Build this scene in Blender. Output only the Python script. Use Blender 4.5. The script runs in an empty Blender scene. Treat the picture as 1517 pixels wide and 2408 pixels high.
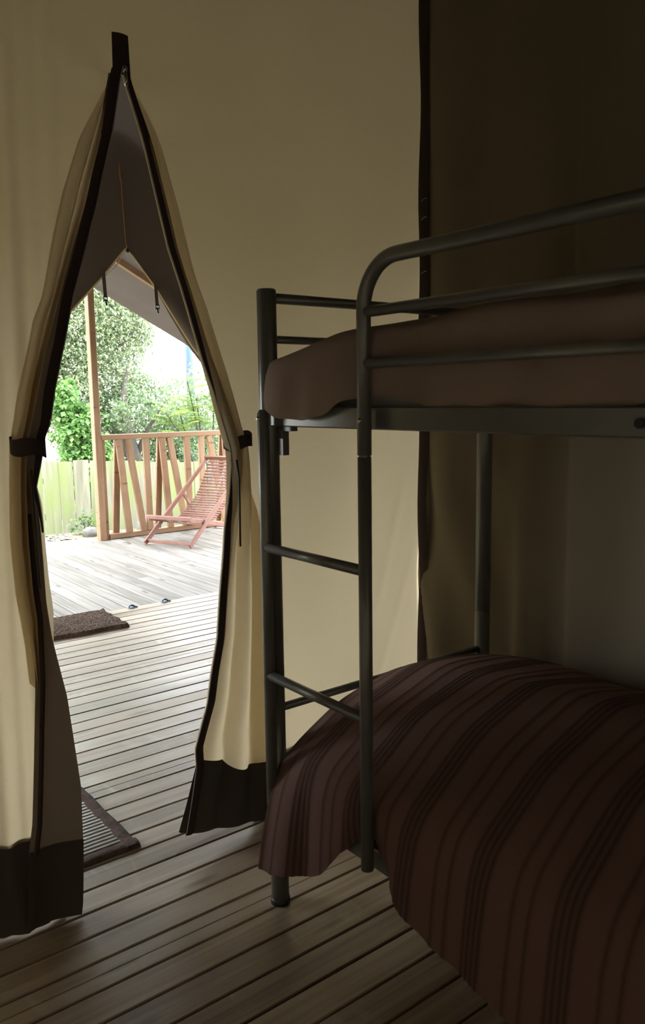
import bpy, math, random
import numpy as np
from mathutils import Vector, Matrix
random.seed(7)
rnd = random.random
C = bpy.context.scene.collection
SC = bpy.context.scene
PI = math.pi

# ------------------------------------------------------------------ camera
# X runs along the canvas wall, Y runs out through the door, Z is up, the boards are Z = 0
cam_d = bpy.data.cameras.new('camera')
cam_d.sensor_fit = 'HORIZONTAL'
cam_d.sensor_width = 36.0
cam_d.lens = 36.0 * 1887.0 / 1517.0
cam_d.clip_start = 0.02
cam_d.clip_end = 300
cam_d.dof.use_dof = True
cam_d.dof.focus_distance = 4.2
cam_d.dof.aperture_fstop = 15.0
cam = bpy.data.objects.new('camera', cam_d)
C.objects.link(cam)
_p, _y, _r = math.radians(8.08), math.radians(37.67), math.radians(0.84)
_fw = Vector((math.sin(_y) * math.cos(_p), math.cos(_y) * math.cos(_p), -math.sin(_p)))
_rt = Vector((math.cos(_y), -math.sin(_y), 0))
_dn = _fw.cross(_rt)
_r2 = _rt * math.cos(_r) + _dn * math.sin(_r)
_d2 = _fw.cross(_r2)
_m = Matrix((_r2, -_d2, -_fw)).transposed().to_4x4()
_m.translation = (0, 0, 1.32)
cam.matrix_world = _m
SC.camera = cam

# ------------------------------------------------------------------ world and exposure
SC.view_settings.view_transform = 'Standard'
SC.view_settings.look = 'None'
SC.view_settings.gamma = 1.0
SC.view_settings.use_curve_mapping = False
SC.view_settings.exposure = 3.7
w = bpy.data.worlds.new('overcast_sky')
SC.world = w
w.use_nodes = True
w.node_tree.nodes['Background'].inputs['Color'].default_value = (0.93, 0.97, 1.0, 1)
w.node_tree.nodes['Background'].inputs['Strength'].default_value = 1.0
SC.cycles.diffuse_bounces = 6


# ------------------------------------------------------------------ materials
def newmat(name):
    m = bpy.data.materials.new(name)
    m.use_nodes = True
    nt = m.node_tree
    for n in list(nt.nodes):
        nt.nodes.remove(n)
    out = nt.nodes.new('ShaderNodeOutputMaterial')
    return m, nt, out


def nd(nt, typ, **kw):
    n = nt.nodes.new('ShaderNode' + typ)
    for k, v in kw.items():
        if k in n.inputs:
            n.inputs[k].default_value = v
        else:
            setattr(n, k, v)
    return n


def coords(nt, scale, rand=False, which='Object'):
    tc = nd(nt, 'TexCoord')
    src = tc.outputs[which]
    if rand:
        oi = nd(nt, 'ObjectInfo')
        mul = nd(nt, 'VectorMath', operation='SCALE')
        cb = nd(nt, 'CombineXYZ')
        for i in range(3):
            nt.links.new(oi.outputs['Random'], cb.inputs[i])
        nt.links.new(cb.outputs[0], mul.inputs[0])
        mul.inputs['Scale'].default_value = 37.0
        add = nd(nt, 'VectorMath', operation='ADD')
        nt.links.new(src, add.inputs[0])
        nt.links.new(mul.outputs[0], add.inputs[1])
        src = add.outputs[0]
    mp = nd(nt, 'Mapping')
    mp.inputs['Scale'].default_value = scale
    nt.links.new(src, mp.inputs['Vector'])
    return mp.outputs['Vector']


def ramp(nt, fac, stops):
    r = nd(nt, 'ValToRGB')
    el = r.color_ramp.elements
    while len(el) < len(stops):
        el.new(0.5)
    for e, (p, c) in zip(el, stops):
        e.position = p
        e.color = (*c, 1)
    nt.links.new(fac, r.inputs['Fac'])
    return r.outputs['Color']


def canvas(name, col, trans=0.5, weave=(55, 55, 500), var=0.12, tcol=None, bump=0.12):
    m, nt, out = newmat(name)
    v = coords(nt, weave)
    n1 = nd(nt, 'TexNoise', Scale=1.0, Detail=2.0)
    nt.links.new(v, n1.inputs['Vector'])
    v2 = coords(nt, (2.3, 2.3, 1.7))
    n2 = nd(nt, 'TexNoise', Scale=1.0, Detail=3.0)
    nt.links.new(v2, n2.inputs['Vector'])
    mx = nd(nt, 'Math', operation='MULTIPLY_ADD')
    nt.links.new(n1.outputs['Fac'], mx.inputs[0])
    mx.inputs[1].default_value = 0.55
    nt.links.new(n2.outputs['Fac'], mx.inputs[2])
    lo = tuple(c * (1 - var) for c in col)
    hi = tuple(min(1, c * (1 + var)) for c in col)
    c = ramp(nt, mx.outputs[0], [(0.35, lo), (1.1, hi)])
    bp = nd(nt, 'Bump', Strength=bump, Distance=0.002)
    nt.links.new(n1.outputs['Fac'], bp.inputs['Height'])
    d = nd(nt, 'BsdfPrincipled', Roughness=0.85)
    d.inputs['Specular IOR Level'].default_value = 0.15
    nt.links.new(c, d.inputs['Base Color'])
    nt.links.new(bp.outputs[0], d.inputs['Normal'])
    if trans > 0:
        t = nd(nt, 'BsdfTranslucent')
        if tcol:
            t.inputs['Color'].default_value = (*tcol, 1)
        else:
            nt.links.new(c, t.inputs['Color'])
        mix = nd(nt, 'MixShader', Fac=trans)
        nt.links.new(d.outputs[0], mix.inputs[1])
        nt.links.new(t.outputs[0], mix.inputs[2])
        nt.links.new(mix.outputs[0], out.inputs[0])
    else:
        nt.links.new(d.outputs[0], out.inputs[0])
    return m


def wood(name, stops, scale=(1.3, 26, 26), rough=(0.38, 0.6), spec=0.5, bump=0.15, knots=True, rand_var=0.25, scuff=0.0):
    m, nt, out = newmat(name)
    v = coords(nt, scale, rand=True)
    n = nd(nt, 'TexNoise', Scale=1.0, Detail=5.0, Roughness=0.6, Distortion=0.9)
    nt.links.new(v, n.inputs['Vector'])
    v2 = coords(nt, (0.9, 5.0, 5.0), rand=True)
    n2 = nd(nt, 'TexNoise', Scale=1.0, Detail=2.0)
    nt.links.new(v2, n2.inputs['Vector'])
    ad = nd(nt, 'Math', operation='MULTIPLY_ADD')
    nt.links.new(n2.outputs['Fac'], ad.inputs[0])
    ad.inputs[1].default_value = 0.8
    nt.links.new(n.outputs['Fac'], ad.inputs[2])
    oi = nd(nt, 'ObjectInfo')
    ad2 = nd(nt, 'Math', operation='MULTIPLY_ADD')
    nt.links.new(oi.outputs['Random'], ad2.inputs[0])
    ad2.inputs[1].default_value = rand_var
    nt.links.new(ad.outputs[0], ad2.inputs[2])
    sub = nd(nt, 'Math', operation='MULTIPLY_ADD')
    nt.links.new(ad2.outputs[0], sub.inputs[0])
    sub.inputs[1].default_value = 0.9
    sub.inputs[2].default_value = -0.35
    c = ramp(nt, sub.outputs[0], stops)
    if knots:
        v3 = coords(nt, (2.6, 13.0, 13.0), rand=True)
        vo = nd(nt, 'TexVoronoi', Scale=1.0, Randomness=1.0)
        nt.links.new(v3, vo.inputs['Vector'])
        kr = ramp(nt, vo.outputs['Distance'], [(0.06, (0.75, 0.75, 0.75)), (0.2, (0, 0, 0))])
        mixc = nd(nt, 'MixRGB', blend_type='MIX')
        nt.links.new(kr, mixc.inputs['Fac'])
        nt.links.new(c, mixc.inputs['Color1'])
        mixc.inputs['Color2'].default_value = (*[x * 0.55 for x in stops[0][1]], 1)
        c = mixc.outputs['Color']
    if scuff:
        v4 = coords(nt, (7.0, 2.6, 7.0), which='Object', rand=True)
        n4 = nd(nt, 'TexNoise', Scale=1.0, Detail=4.0, Distortion=1.6)
        nt.links.new(v4, n4.inputs['Vector'])
        sc = ramp(nt, n4.outputs['Fac'], [(0.60, (0, 0, 0)), (0.72, (scuff, scuff, scuff))])
        mixs = nd(nt, 'MixRGB', blend_type='MIX')
        nt.links.new(sc, mixs.inputs['Fac'])
        nt.links.new(c, mixs.inputs['Color1'])
        mixs.inputs['Color2'].default_value = (0.44, 0.40, 0.35, 1)
        c = mixs.outputs['Color']
    b = nd(nt, 'BsdfPrincipled')
    b.inputs['Specular IOR Level'].default_value = spec
    nt.links.new(c, b.inputs['Base Color'])
    mr = nd(nt, 'MapRange')
    nt.links.new(n2.outputs['Fac'], mr.inputs['Value'])
    mr.inputs['From Min'].default_value = 0.3
    mr.inputs['From Max'].default_value = 0.7
    mr.inputs['To Min'].default_value = rough[0]
    mr.inputs['To Max'].default_value = rough[1]
    nt.links.new(mr.outputs[0], b.inputs['Roughness'])
    bp = nd(nt, 'Bump', Strength=bump, Distance=0.003)
    nt.links.new(n.outputs['Fac'], bp.inputs['Height'])
    nt.links.new(bp.outputs[0], b.inputs['Normal'])
    nt.links.new(b.outputs[0], out.inputs[0])
    return m


def plain(name, col, rough=0.6, metal=0.0, spec=0.5, var=0.0, nscale=(20, 20, 20), bump=0.0, trans=0.0, rand=False):
    m, nt, out = newmat(name)
    b = nd(nt, 'BsdfPrincipled', Roughness=rough, Metallic=metal)
    b.inputs['Specular IOR Level'].default_value = spec
    v = coords(nt, nscale, rand=rand)
    n = nd(nt, 'TexNoise', Scale=1.0, Detail=4.0)
    nt.links.new(v, n.inputs['Vector'])
    fac = n.outputs['Fac']
    if rand:
        oi = nd(nt, 'ObjectInfo')
        ad = nd(nt, 'Math', operation='MULTIPLY_ADD')
        nt.links.new(oi.outputs['Random'], ad.inputs[0])
        ad.inputs[1].default_value = 0.3
        sb = nd(nt, 'Math', operation='SUBTRACT')
        nt.links.new(fac, sb.inputs[0])
        sb.inputs[1].default_value = 0.15
        nt.links.new(sb.outputs[0], ad.inputs[2])
        fac = ad.outputs[0]
    c = ramp(nt, fac, [(0.3, tuple(x * (1 - var) for x in col)), (0.7, tuple(min(1, x * (1 + var)) for x in col))])
    nt.links.new(c, b.inputs['Base Color'])
    if bump:
        bp = nd(nt, 'Bump', Strength=bump, Distance=0.01)
        nt.links.new(n.outputs['Fac'], bp.inputs['Height'])
        nt.links.new(bp.outputs[0], b.inputs['Normal'])
    if trans:
        t = nd(nt, 'BsdfTranslucent')
        nt.links.new(c, t.inputs['Color'])
        mx = nd(nt, 'MixShader', Fac=trans)
        nt.links.new(b.outputs[0], mx.inputs[1])
        nt.links.new(t.outputs[0], mx.inputs[2])
        nt.links.new(mx.outputs[0], out.inputs[0])
    else:
        nt.links.new(b.outputs[0], out.inputs[0])
    return m


def leafmat(name, cols, trans=0.45):
    m, nt, out = newmat(name)
    g = nd(nt, 'NewGeometry')
    c = ramp(nt, g.outputs['Random Per Island'], [(i / (len(cols) - 1), k) for i, k in enumerate(cols)])
    d = nd(nt, 'BsdfPrincipled', Roughness=0.5)
    nt.links.new(c, d.inputs['Base Color'])
    t = nd(nt, 'BsdfTranslucent')
    nt.links.new(c, t.inputs['Color'])
    mx = nd(nt, 'MixShader', Fac=trans)
    nt.links.new(d.outputs[0], mx.inputs[1])
    nt.links.new(t.outputs[0], mx.inputs[2])
    nt.links.new(mx.outputs[0], out.inputs[0])
    return m


M = {}
M['beige'] = canvas('beige_canvas', (0.56, 0.465, 0.30), 0.52, tcol=(0.80, 0.67, 0.43))
M['flapbrown'] = canvas('brown_flap_border', (0.20, 0.155, 0.115), 0.22, var=0.1)
M['brown'] = canvas('brown_canvas', (0.15, 0.122, 0.098), 0.03, var=0.1)
M['roofbrown'] = canvas('brown_roof_canvas', (0.10, 0.083, 0.074), 0.05, var=0.1)
M['dark'] = canvas('dark_brown_canvas', (0.18, 0.152, 0.108), 0.0, var=0.12)
M['outer'] = canvas('outer_wall_canvas', (0.38, 0.31, 0.22), 0.09, var=0.1)
M['outerdim'] = canvas('heavy_outer_canvas', (0.36, 0.30, 0.22), 0.085, var=0.1)
M['skirt'] = canvas('dark_skirt_canvas', (0.070, 0.057, 0.047), 0.03, var=0.1)
M['tape'] = canvas('zip_tape', (0.05, 0.036, 0.034), 0.03, var=0.08)
M['floor'] = wood('floor_boards', [(0.22, (0.10, 0.065, 0.038)), (0.5, (0.245, 0.178, 0.118)), (0.78, (0.41, 0.33, 0.24))], rough=(0.26, 0.50), spec=1.0, scale=(1.1, 34, 34), rand_var=0.32, scuff=0.45)
M['terrace'] = wood('terrace_boards', [(0.2, (0.10, 0.088, 0.07)), (0.5, (0.215, 0.202, 0.18)), (0.8, (0.34, 0.325, 0.30))], rough=(0.55, 0.8), spec=0.3)
M['under'] = plain('floor_underside', (0.025, 0.02, 0.016), 0.9)
M['pine'] = wood('pine_timber', [(0.1, (0.19, 0.105, 0.057)), (0.5, (0.27, 0.16, 0.092)), (0.95, (0.36, 0.235, 0.145))], scale=(24, 24, 1.4), rough=(0.6, 0.8), spec=0.25, knots=True)
M['pinex'] = wood('pine_timber_rail', [(0.1, (0.19, 0.105, 0.057)), (0.5, (0.27, 0.16, 0.092)), (0.95, (0.36, 0.235, 0.145))], scale=(1.4, 24, 24), rough=(0.6, 0.8), spec=0.25)
M['chair'] = wood('red_hardwood', [(0.1, (0.15, 0.062, 0.042)), (0.5, (0.22, 0.098, 0.070)), (0.95, (0.30, 0.15, 0.112))], scale=(10, 10, 10), rough=(0.4, 0.55), spec=0.4, knots=False)
M['metal'] = plain('grey_bed_metal', (0.175, 0.18, 0.168), 0.30, 0.4, 0.5, 0.05)
M['teeth'] = plain('zip_teeth', (0.32, 0.29, 0.26), 0.5)
M['chrome'] = plain('chrome', (0.6, 0.6, 0.6), 0.25, 1.0)
M['black'] = plain('black_plastic', (0.015, 0.015, 0.018), 0.45)
M['spread'] = canvas('plum_cotton', (0.16, 0.096, 0.082), 0.0, weave=(300, 300, 300), var=0.12, bump=0.2)
M['spread2'] = canvas('brown_cotton', (0.29, 0.22, 0.18), 0.0, weave=(300, 300, 300), var=0.1, bump=0.2)
M['matt'] = plain('mattress_ticking', (0.5, 0.47, 0.42), 0.9)
M['coir'] = plain('coir', (0.085, 0.048, 0.028), 0.95, var=0.5, nscale=(60, 60, 60), bump=0.8)
M['bamboo'] = wood('bamboo_slats', [(0.1, (0.16, 0.15, 0.13)), (0.5, (0.27, 0.26, 0.24)), (0.95, (0.38, 0.37, 0.35))], rough=(0.18, 0.32), spec=0.8, knots=False)
M['felt'] = plain('brown_cloth_border', (0.10, 0.065, 0.05), 0.95, var=0.35, nscale=(80, 80, 80), bump=0.4)
M['fence'] = None
M['gravel'] = plain('gravel', (0.20, 0.19, 0.17), 0.9, var=0.35, nscale=(9, 9, 9))
M['soil'] = plain('garden_soil', (0.20, 0.19, 0.12), 0.95, var=0.5, nscale=(3, 3, 3), bump=0.4)
M['stone'] = plain('grey_stone', (0.15, 0.145, 0.135), 0.9, var=0.3, nscale=(9, 9, 9), bump=0.5)
M['slab'] = plain('sandstone', (0.33, 0.21, 0.12), 0.9, var=0.25, nscale=(8, 8, 8), bump=0.3)
M['bark'] = plain('bark', (0.055, 0.048, 0.040), 0.95, var=0.45, nscale=(14, 14, 3), bump=0.9)
M['white'] = plain('white_render', (0.85, 0.84, 0.82), 0.8, var=0.03)
M['rooftile'] = plain('roof_tiles', (0.35, 0.12, 0.08), 0.8, var=0.2)
M['polegrey'] = plain('pole_paint', (0.10, 0.145, 0.20), 0.5, 0.0, var=0.05)
M['terracotta'] = plain('terracotta', (0.55, 0.22, 0.11), 0.85, var=0.1)
M['leafA'] = leafmat('oak_leaves', [(0.12, 0.165, 0.10), (0.25, 0.32, 0.18), (0.25, 0.33, 0.22), (0.38, 0.41, 0.21), (0.35, 0.41, 0.28)], 0.5)
M['leafB'] = leafmat('ivy_leaves', [(0.08, 0.18, 0.06), (0.15, 0.30, 0.09), (0.26, 0.42, 0.13), (0.13, 0.27, 0.10)])
M['leafC'] = leafmat('sumac_leaves', [(0.15, 0.27, 0.05), (0.22, 0.34, 0.07), (0.30, 0.38, 0.08), (0.18, 0.30, 0.09)])
M['leafD'] = leafmat('shrub_leaves', [(0.12, 0.19, 0.11), (0.22, 0.31, 0.17), (0.29, 0.35, 0.20)])
M['dry'] = leafmat('dry_leaves', [(0.16, 0.12, 0.07), (0.3, 0.25, 0.18)])
M['lineorange'] = plain('orange_line', (0.55, 0.20, 0.06), 0.8)
M['cordwhite'] = plain('white_cord', (0.75, 0.73, 0.68), 0.8)
M['thread'] = plain('loose_thread', (0.6, 0.57, 0.5), 0.9)


def fence_mat():
    m, nt, out = newmat('mossy_fence_boards')
    v = coords(nt, (18, 18, 1.3), rand=True)
    n = nd(nt, 'TexNoise', Scale=1.0, Detail=4.0, Distortion=0.5)
    nt.links.new(v, n.inputs['Vector'])
    c = ramp(nt, n.outputs['Fac'], [(0.3, (0.16, 0.155, 0.11)), (0.7, (0.29, 0.285, 0.225))])
    v2 = coords(nt, (5, 5, 2.2), rand=True)
    n2 = nd(nt, 'TexNoise', Scale=1.0, Detail=3.0)
    nt.links.new(v2, n2.inputs['Vector'])
    f = ramp(nt, n2.outputs['Fac'], [(0.38, (0, 0, 0)), (0.62, (0.72, 0.72, 0.72))])
    mx = nd(nt, 'MixRGB')
    nt.links.new(f, mx.inputs['Fac'])
    nt.links.new(c, mx.inputs['Color1'])
    mx.inputs['Color2'].default_value = (0.19, 0.245, 0.07, 1)
    b = nd(nt, 'BsdfPrincipled', Roughness=0.9)
    nt.links.new(mx.outputs[0], b.inputs['Base Color'])
    nt.links.new(b.outputs[0], out.inputs[0])
    return m


M['fence'] = fence_mat()


# ------------------------------------------------------------------ mesh helpers
class MB:
    def __init__(s):
        s.v, s.f, s.sm = [], [], []

    def add(s, vs, fs, smooth=False):
        o = len(s.v)
        s.v += [tuple(p) for p in vs]
        s.f += [tuple(i + o for i in f) for f in fs]
        s.sm += [smooth] * len(fs)
        return s

    def box(s, a, b):
        (x0, y0, z0), (x1, y1, z1) = a, b
        return s.add([(x0, y0, z0), (x1, y0, z0), (x1, y1, z0), (x0, y1, z0), (x0, y0, z1), (x1, y0, z1), (x1, y1, z1), (x0, y1, z1)],
                     [(3, 2, 1, 0), (4, 5, 6, 7), (0, 1, 5, 4), (1, 2, 6, 5), (2, 3, 7, 6), (3, 0, 4, 7)])

    def beam(s, p, q, wa, wb, side, ch=0.0):
        """bar from p to q; wa wide along 'side', wb the other way, edges chamfered by ch"""
        p, q = Vector(p), Vector(q)
        d = (q - p).normalized()
        a = Vector(side)
        a = (a - d * a.dot(d)).normalized()
        b = d.cross(a)
        if ch > 0:
            prof = [(wa / 2 - ch, wb / 2), (wa / 2, wb / 2 - ch), (wa / 2, -wb / 2 + ch), (wa / 2 - ch, -wb / 2), (-wa / 2 + ch, -wb / 2), (-wa / 2, -wb / 2 + ch), (-wa / 2, wb / 2 - ch), (-wa / 2 + ch, wb / 2)]
        else:
            prof = [(wa / 2, wb / 2), (wa / 2, -wb / 2), (-wa / 2, -wb / 2), (-wa / 2, wb / 2)]
        n = len(prof)
        vs = [p + a * x + b * y for x, y in prof] + [q + a * x + b * y for x, y in prof]
        fs = [(i, (i + 1) % n, n + (i + 1) % n, n + i) for i in range(n)] + [tuple(range(n))[::-1], tuple(range(n, 2 * n))]
        return s.add(vs, fs)

    def tube(s, pts, r, n=12, caps=True, smooth=True):
        pts = [Vector(p) for p in pts]
        rs = r if isinstance(r, (list, tuple)) else [r] * len(pts)
        o = len(s.v)
        up = None
        vs = []
        for i, p in enumerate(pts):
            d = (pts[min(i + 1, len(pts) - 1)] - pts[max(i - 1, 0)]).normalized()
            if up is None:
                up = Vector((0, 0, 1)) if abs(d.z) < 0.9 else Vector((1, 0, 0))
            a = (up - d * up.dot(d)).normalized()
            up = a
            b = d.cross(a)
            vs += [p + (a * math.cos(2 * PI * k / n) + b * math.sin(2 * PI * k / n)) * rs[i] for k in range(n)]
        fs = []
        for i in range(len(pts) - 1):
            for k in range(n):
                fs.append((i * n + k, i * n + (k + 1) % n, (i + 1) * n + (k + 1) % n, (i + 1) * n + k))
        s.add(vs, fs, smooth)
        if caps:
            L = (len(pts) - 1) * n
            s.f += [tuple(o + k for k in range(n))[::-1], tuple(o + L + k for k in range(n))]
            s.sm += [False, False]
        return s

    def sheet(s, fn, nu, nv, smooth=True):
        vs = [fn(i / nu, j / nv) for i in range(nu + 1) for j in range(nv + 1)]
        fs = [(i * (nv + 1) + j, i * (nv + 1) + j + 1, (i + 1) * (nv + 1) + j + 1, (i + 1) * (nv + 1) + j) for i in range(nu) for j in range(nv)]
        return s.add(vs, fs, smooth)

    def lathe(s, prof, n=16, c=(0, 0, 0)):
        vs = [(c[0] + r * math.cos(2 * PI * k / n), c[1] + r * math.sin(2 * PI * k / n), c[2] + z) for r, z in prof for k in range(n)]
        fs = [(i * n + k, i * n + (k + 1) % n, (i + 1) * n + (k + 1) % n, (i + 1) * n + k) for i in range(len(prof) - 1) for k in range(n)]
        return s.add(vs, fs, True)

    def blob(s, c, r, nu=10, nv=7, jit=0.0):
        vs, fs = [], []
        for i in range(nv + 1):
            t = PI * i / nv
            for k in range(nu):
                a = 2 * PI * k / nu
                q = 1 + jit * (rnd() - 0.5)
                vs.append((c[0] + r[0] * q * math.sin(t) * math.cos(a), c[1] + r[1] * q * math.sin(t) * math.sin(a), c[2] + r[2] * q * math.cos(t)))
        for i in range(nv):
            for k in range(nu):
                fs.append((i * nu + k, (i + 1) * nu + k, (i + 1) * nu + (k + 1) % nu, i * nu + (k + 1) % nu))
        return s.add(vs, fs, True)

    def mesh(s, name, mat):
        me = bpy.data.meshes.new(name)
        me.from_pydata(s.v, [], s.f)
        me.polygons.foreach_set('use_smooth', s.sm)
        me.materials.append(mat)
        me.update()
        return me

    def obj(s, name, mat, parent=None):
        return link(name, s.mesh(name, mat), parent)


def link(name, data, parent=None):
    o = bpy.data.objects.new(name, data)
    C.objects.link(o)
    if parent is not None:
        o.parent = parent
    return o


def tag(o, label=None, cat=None, group=None, kind=None):
    if label:
        o['label'] = label
    if cat:
        o['category'] = cat
    if group:
        o['group'] = group
    if kind:
        o['kind'] = kind
    return o


def empty(name, label, cat, loc=(0, 0, 0), rz=0.0, group=None):
    o = bpy.data.objects.new(name, None)
    C.objects.link(o)
    o.location = loc
    o.rotation_euler = (0, 0, rz)
    return tag(o, label, cat, group)


def struct(name, mb, mat, parent=None):
    o = mb.obj(name, mat, parent)
    if parent is None:
        o['kind'] = 'structure'
    return o


def interp(tab, t):
    """tab: rows sorted by first column (either way)"""
    if tab[0][0] > tab[-1][0]:
        tab = tab[::-1]
    if t <= tab[0][0]:
        return tab[0][1]
    for (a, x), (b, y) in zip(tab, tab[1:]):
        if t <= b:
            k = (t - a) / (b - a) if b > a else 0
            return x + (y - x) * k
    return tab[-1][1]


def sstep(a, b, t):
    t = max(0.0, min(1.0, (t - a) / (b - a)))
    return t * t * (3 - 2 * t)


def gauss(x, s):
    return math.exp(-x * x / (2 * s * s))


# ------------------------------------------------------------------ floor boards
PITCH, GAP, TH = 0.0952, 0.006, 0.028


def plank_mesh(name, L, wid, mat, groove=False):
    c = 0.0025
    h = wid / 2
    if groove:
        prof = [(-h, -TH), (-h, -c), (-h + c, 0), (-0.0018, 0), (-0.001, -0.004), (0.001, -0.004), (0.0018, 0), (h - c, 0), (h, -c), (h, -TH)]
    else:
        prof = [(-h, -TH), (-h, -c), (-h + c, 0), (h - c, 0), (h, -c), (h, -TH)]
    n = len(prof)
    b = MB()
    vs = [(-L / 2, y, z) for y, z in prof] + [(L / 2, y, z) for y, z in prof]
    fs = [((i + 1) % n, i, n + i, n + (i + 1) % n) for i in range(n)] + [tuple(range(n)), tuple(range(n, 2 * n))[::-1]]
    b.add(vs, fs)
    return b.mesh(name, mat)


FX0, FX1 = -0.9, 5.0
fl = MB().box((FX0, -1.6, -0.10), (FX1, 4.80, -0.029))
floor = struct('floor', fl, M['under'])
pm = plank_mesh('plank', FX1 - FX0, PITCH - GAP, M['floor'])
pmg = plank_mesh('plank_grooved', FX1 - FX0, PITCH - GAP, M['floor'], True)
y = 1.62 - PITCH * 33
k = -33
while y + PITCH < 4.83:
    o = link('plank', pmg if k in (0, 9, 21) else pm, floor)
    o.location = ((FX0 + FX1) / 2 + 0.0, y + PITCH / 2, (rnd() - 0.5) * 0.0012)
    y += PITCH
    k += 1
YB = y   # end of the indoor boards
# terrace, boards the other way
TX0, TX1, TY1 = 0.087, 5.75, 7.40
terr = struct('floor_terrace', MB().box((TX0, YB + 0.02, -0.16), (TX1, TY1 - 0.02, -0.030)), M['under'])
P2 = 0.1048
n = 0
x = 1.659 - P2 * 15
while x < TX1 - P2:
    cut = YB + 0.5 + rnd() * (TY1 - YB - 1.0)
    segs = [(YB, cut), (cut, TY1)] if n % 3 else [(YB, TY1)]
    for a, b in segs:
        o = link('plank', plank_mesh('plank', b - a - 0.003, P2 - 0.007, M['terrace']), terr)
        o.rotation_euler = (0, 0, PI / 2)
        o.location = (x + P2 / 2, (a + b) / 2, -0.002 + (rnd() - 0.5) * 0.002)
    x += P2
    n += 1
# edge batten between the two floors
struct('trim_1', MB().box((TX0, TY1, -0.16), (TX1, TY1 + 0.025, -0.004)), M['pinex'])

# ------------------------------------------------------------------ canvas door wall
WY = 2.03
R_IN = [(2.143, 0.932), (2.124, 0.937), (1.977, 0.969), (1.848, 0.998), (1.716, 1.028), (1.626, 1.059), (1.508, 1.094), (1.421, 1.121), (1.342, 1.15), (1.256, 1.176), (1.18, 1.2), (1.132, 1.201), (1.054, 1.192), (1.012, 1.184), (0.955, 1.173), (0.864, 1.163), (0.761, 1.149), (0.629, 1.135), (0.527, 1.111), (0.441, 1.095), (0.359, 1.065), (0.315, 1.05), (0.259, 1.051), (0.145, 1.028), (0.056, 1.007)]
R_OUT = [(2.15, 0.958), (2.098, 0.985), (2.011, 1.022), (1.924, 1.050), (1.814, 1.085), (1.653, 1.122), (1.565, 1.159), (1.408, 1.205), (1.239, 1.241), (1.189, 1.259), (0.991, 1.29), (0.73, 1.299), (0.462, 1.295), (0.201, 1.289), (0.007, 1.295)]
L_IN = [(2.14, 0.921), (2.121, 0.915), (1.988, 0.887), (1.889, 0.858), (1.801, 0.834), (1.698, 0.801), (1.578, 0.762), (1.468, 0.735), (1.415, 0.72), (1.35, 0.703), (1.27, 0.687), (1.237, 0.672), (1.178, 0.659), (1.114, 0.642), (1.064, 0.649), (1.016, 0.652), (0.929, 0.653), (0.816, 0.653), (0.726, 0.659), (0.577, 0.678), (0.441, 0.685), (0.34, 0.69), (0.202, 0.682), (0.034, 0.668), (0.0, 0.662)]
L_SEAM = [(2.136, 0.901), (1.984, 0.866), (1.886, 0.836), (1.798, 0.81), (1.689, 0.769), (1.574, 0.73), (1.467, 0.695), (1.367, 0.665), (1.272, 0.638), (1.219, 0.624), (1.11, 0.614), (0.993, 0.615), (0.874, 0.619), (0.786, 0.625), (0.629, 0.617), (0.425, 0.592), (0.271, 0.572), (0.194, 0.555), (0.0, 0.535)]
L_OUT = [(2.128, 0.908), (2.081, 0.880), (1.969, 0.820), (1.834, 0.768), (1.687, 0.729), (1.574, 0.699), (1.518, 0.674), (1.398, 0.644), (1.273, 0.615), (1.22, 0.599), (1.083, 0.59), (0.986, 0.585), (0.84, 0.589), (0.70, 0.607), (0.60, 0.613)]
ZT, ZTOP, ZH = 2.14, 3.15, 0.19
APX = 0.926
WX0, WX1 = -0.8, 2.03


def walldisp(x, z):
    d = 0.0
    # slack vertical folds left of the door
    lf = sstep(0.85, 0.55, x)
    d += lf * 0.014 * math.sin(x * 52 + 1.2 * math.sin(z * 1.7) + 1.6 * math.sin(x * 17) + 1.0) * (0.5 + 0.5 * sstep(2.5, 0.5, z))
    d += lf * 0.006 * math.sin(x * 117 - z * 2.1)
    # strain folds fanning from the top of the zip
    if z > 1.9:
        a = math.atan2(x - APX, z - 2.1)
        r = math.hypot(x - APX, z - 2.1)
        d += 0.0035 * math.sin(a * 5 + 0.9) * gauss(r - 0.10, 0.10)
    # soft swags on the plain side
    rf = sstep(1.1, 1.4, x)
    d += rf * (0.006 * math.sin(x * 9 + z * 2.3) + 0.004 * math.sin(x * 17 - z * 5 + 0.6))
    # crease towards the corner behind the bunk
    u = (x - 1.825) - (z - 0.42) * 0.42
    d -= 0.0028 * gauss(u, 0.014) * sstep(1.0, 0.7, z) * sstep(0.2, 0.4, z)
    u = (x - 1.80) - (z - 0.62) * 0.33
    d -= 0.003 * gauss(u, 0.016) * sstep(1.15, 0.9, z) * sstep(0.4, 0.65, z)
    u = (x - 1.50) + (z - 0.6) * 0.06
    d += 0.006 * gauss(u, 0.05) * sstep(0.9, 0.6, z)
    return d


def wallpt(x, z):
    return (x, WY + walldisp(x, z), z)


wf = MB()
BX = 0.22   # the beige door panel starts here; left of it unseen dark canvas is added to dim the floor


def pr_edge(z):   # inner border of the plain panels, tucked behind the flaps
    q = 0.008 + 0.027 * sstep(1.25, 1.0, z)
    return interp(R_OUT, z) - (q if z < 2.05 else q * (ZT - z) / 0.09)


def pl_edge(z):
    if z < 1.05:
        return interp(L_SEAM, z) + 0.055
    e = interp(L_OUT, z) + (0.008 if z < 2.05 else 0.008 * (ZT - z) / 0.09)
    s = interp(L_SEAM, z) + 0.055
    k = sstep(1.05, 1.3, z)
    return s * (1 - k) + e * k


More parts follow.
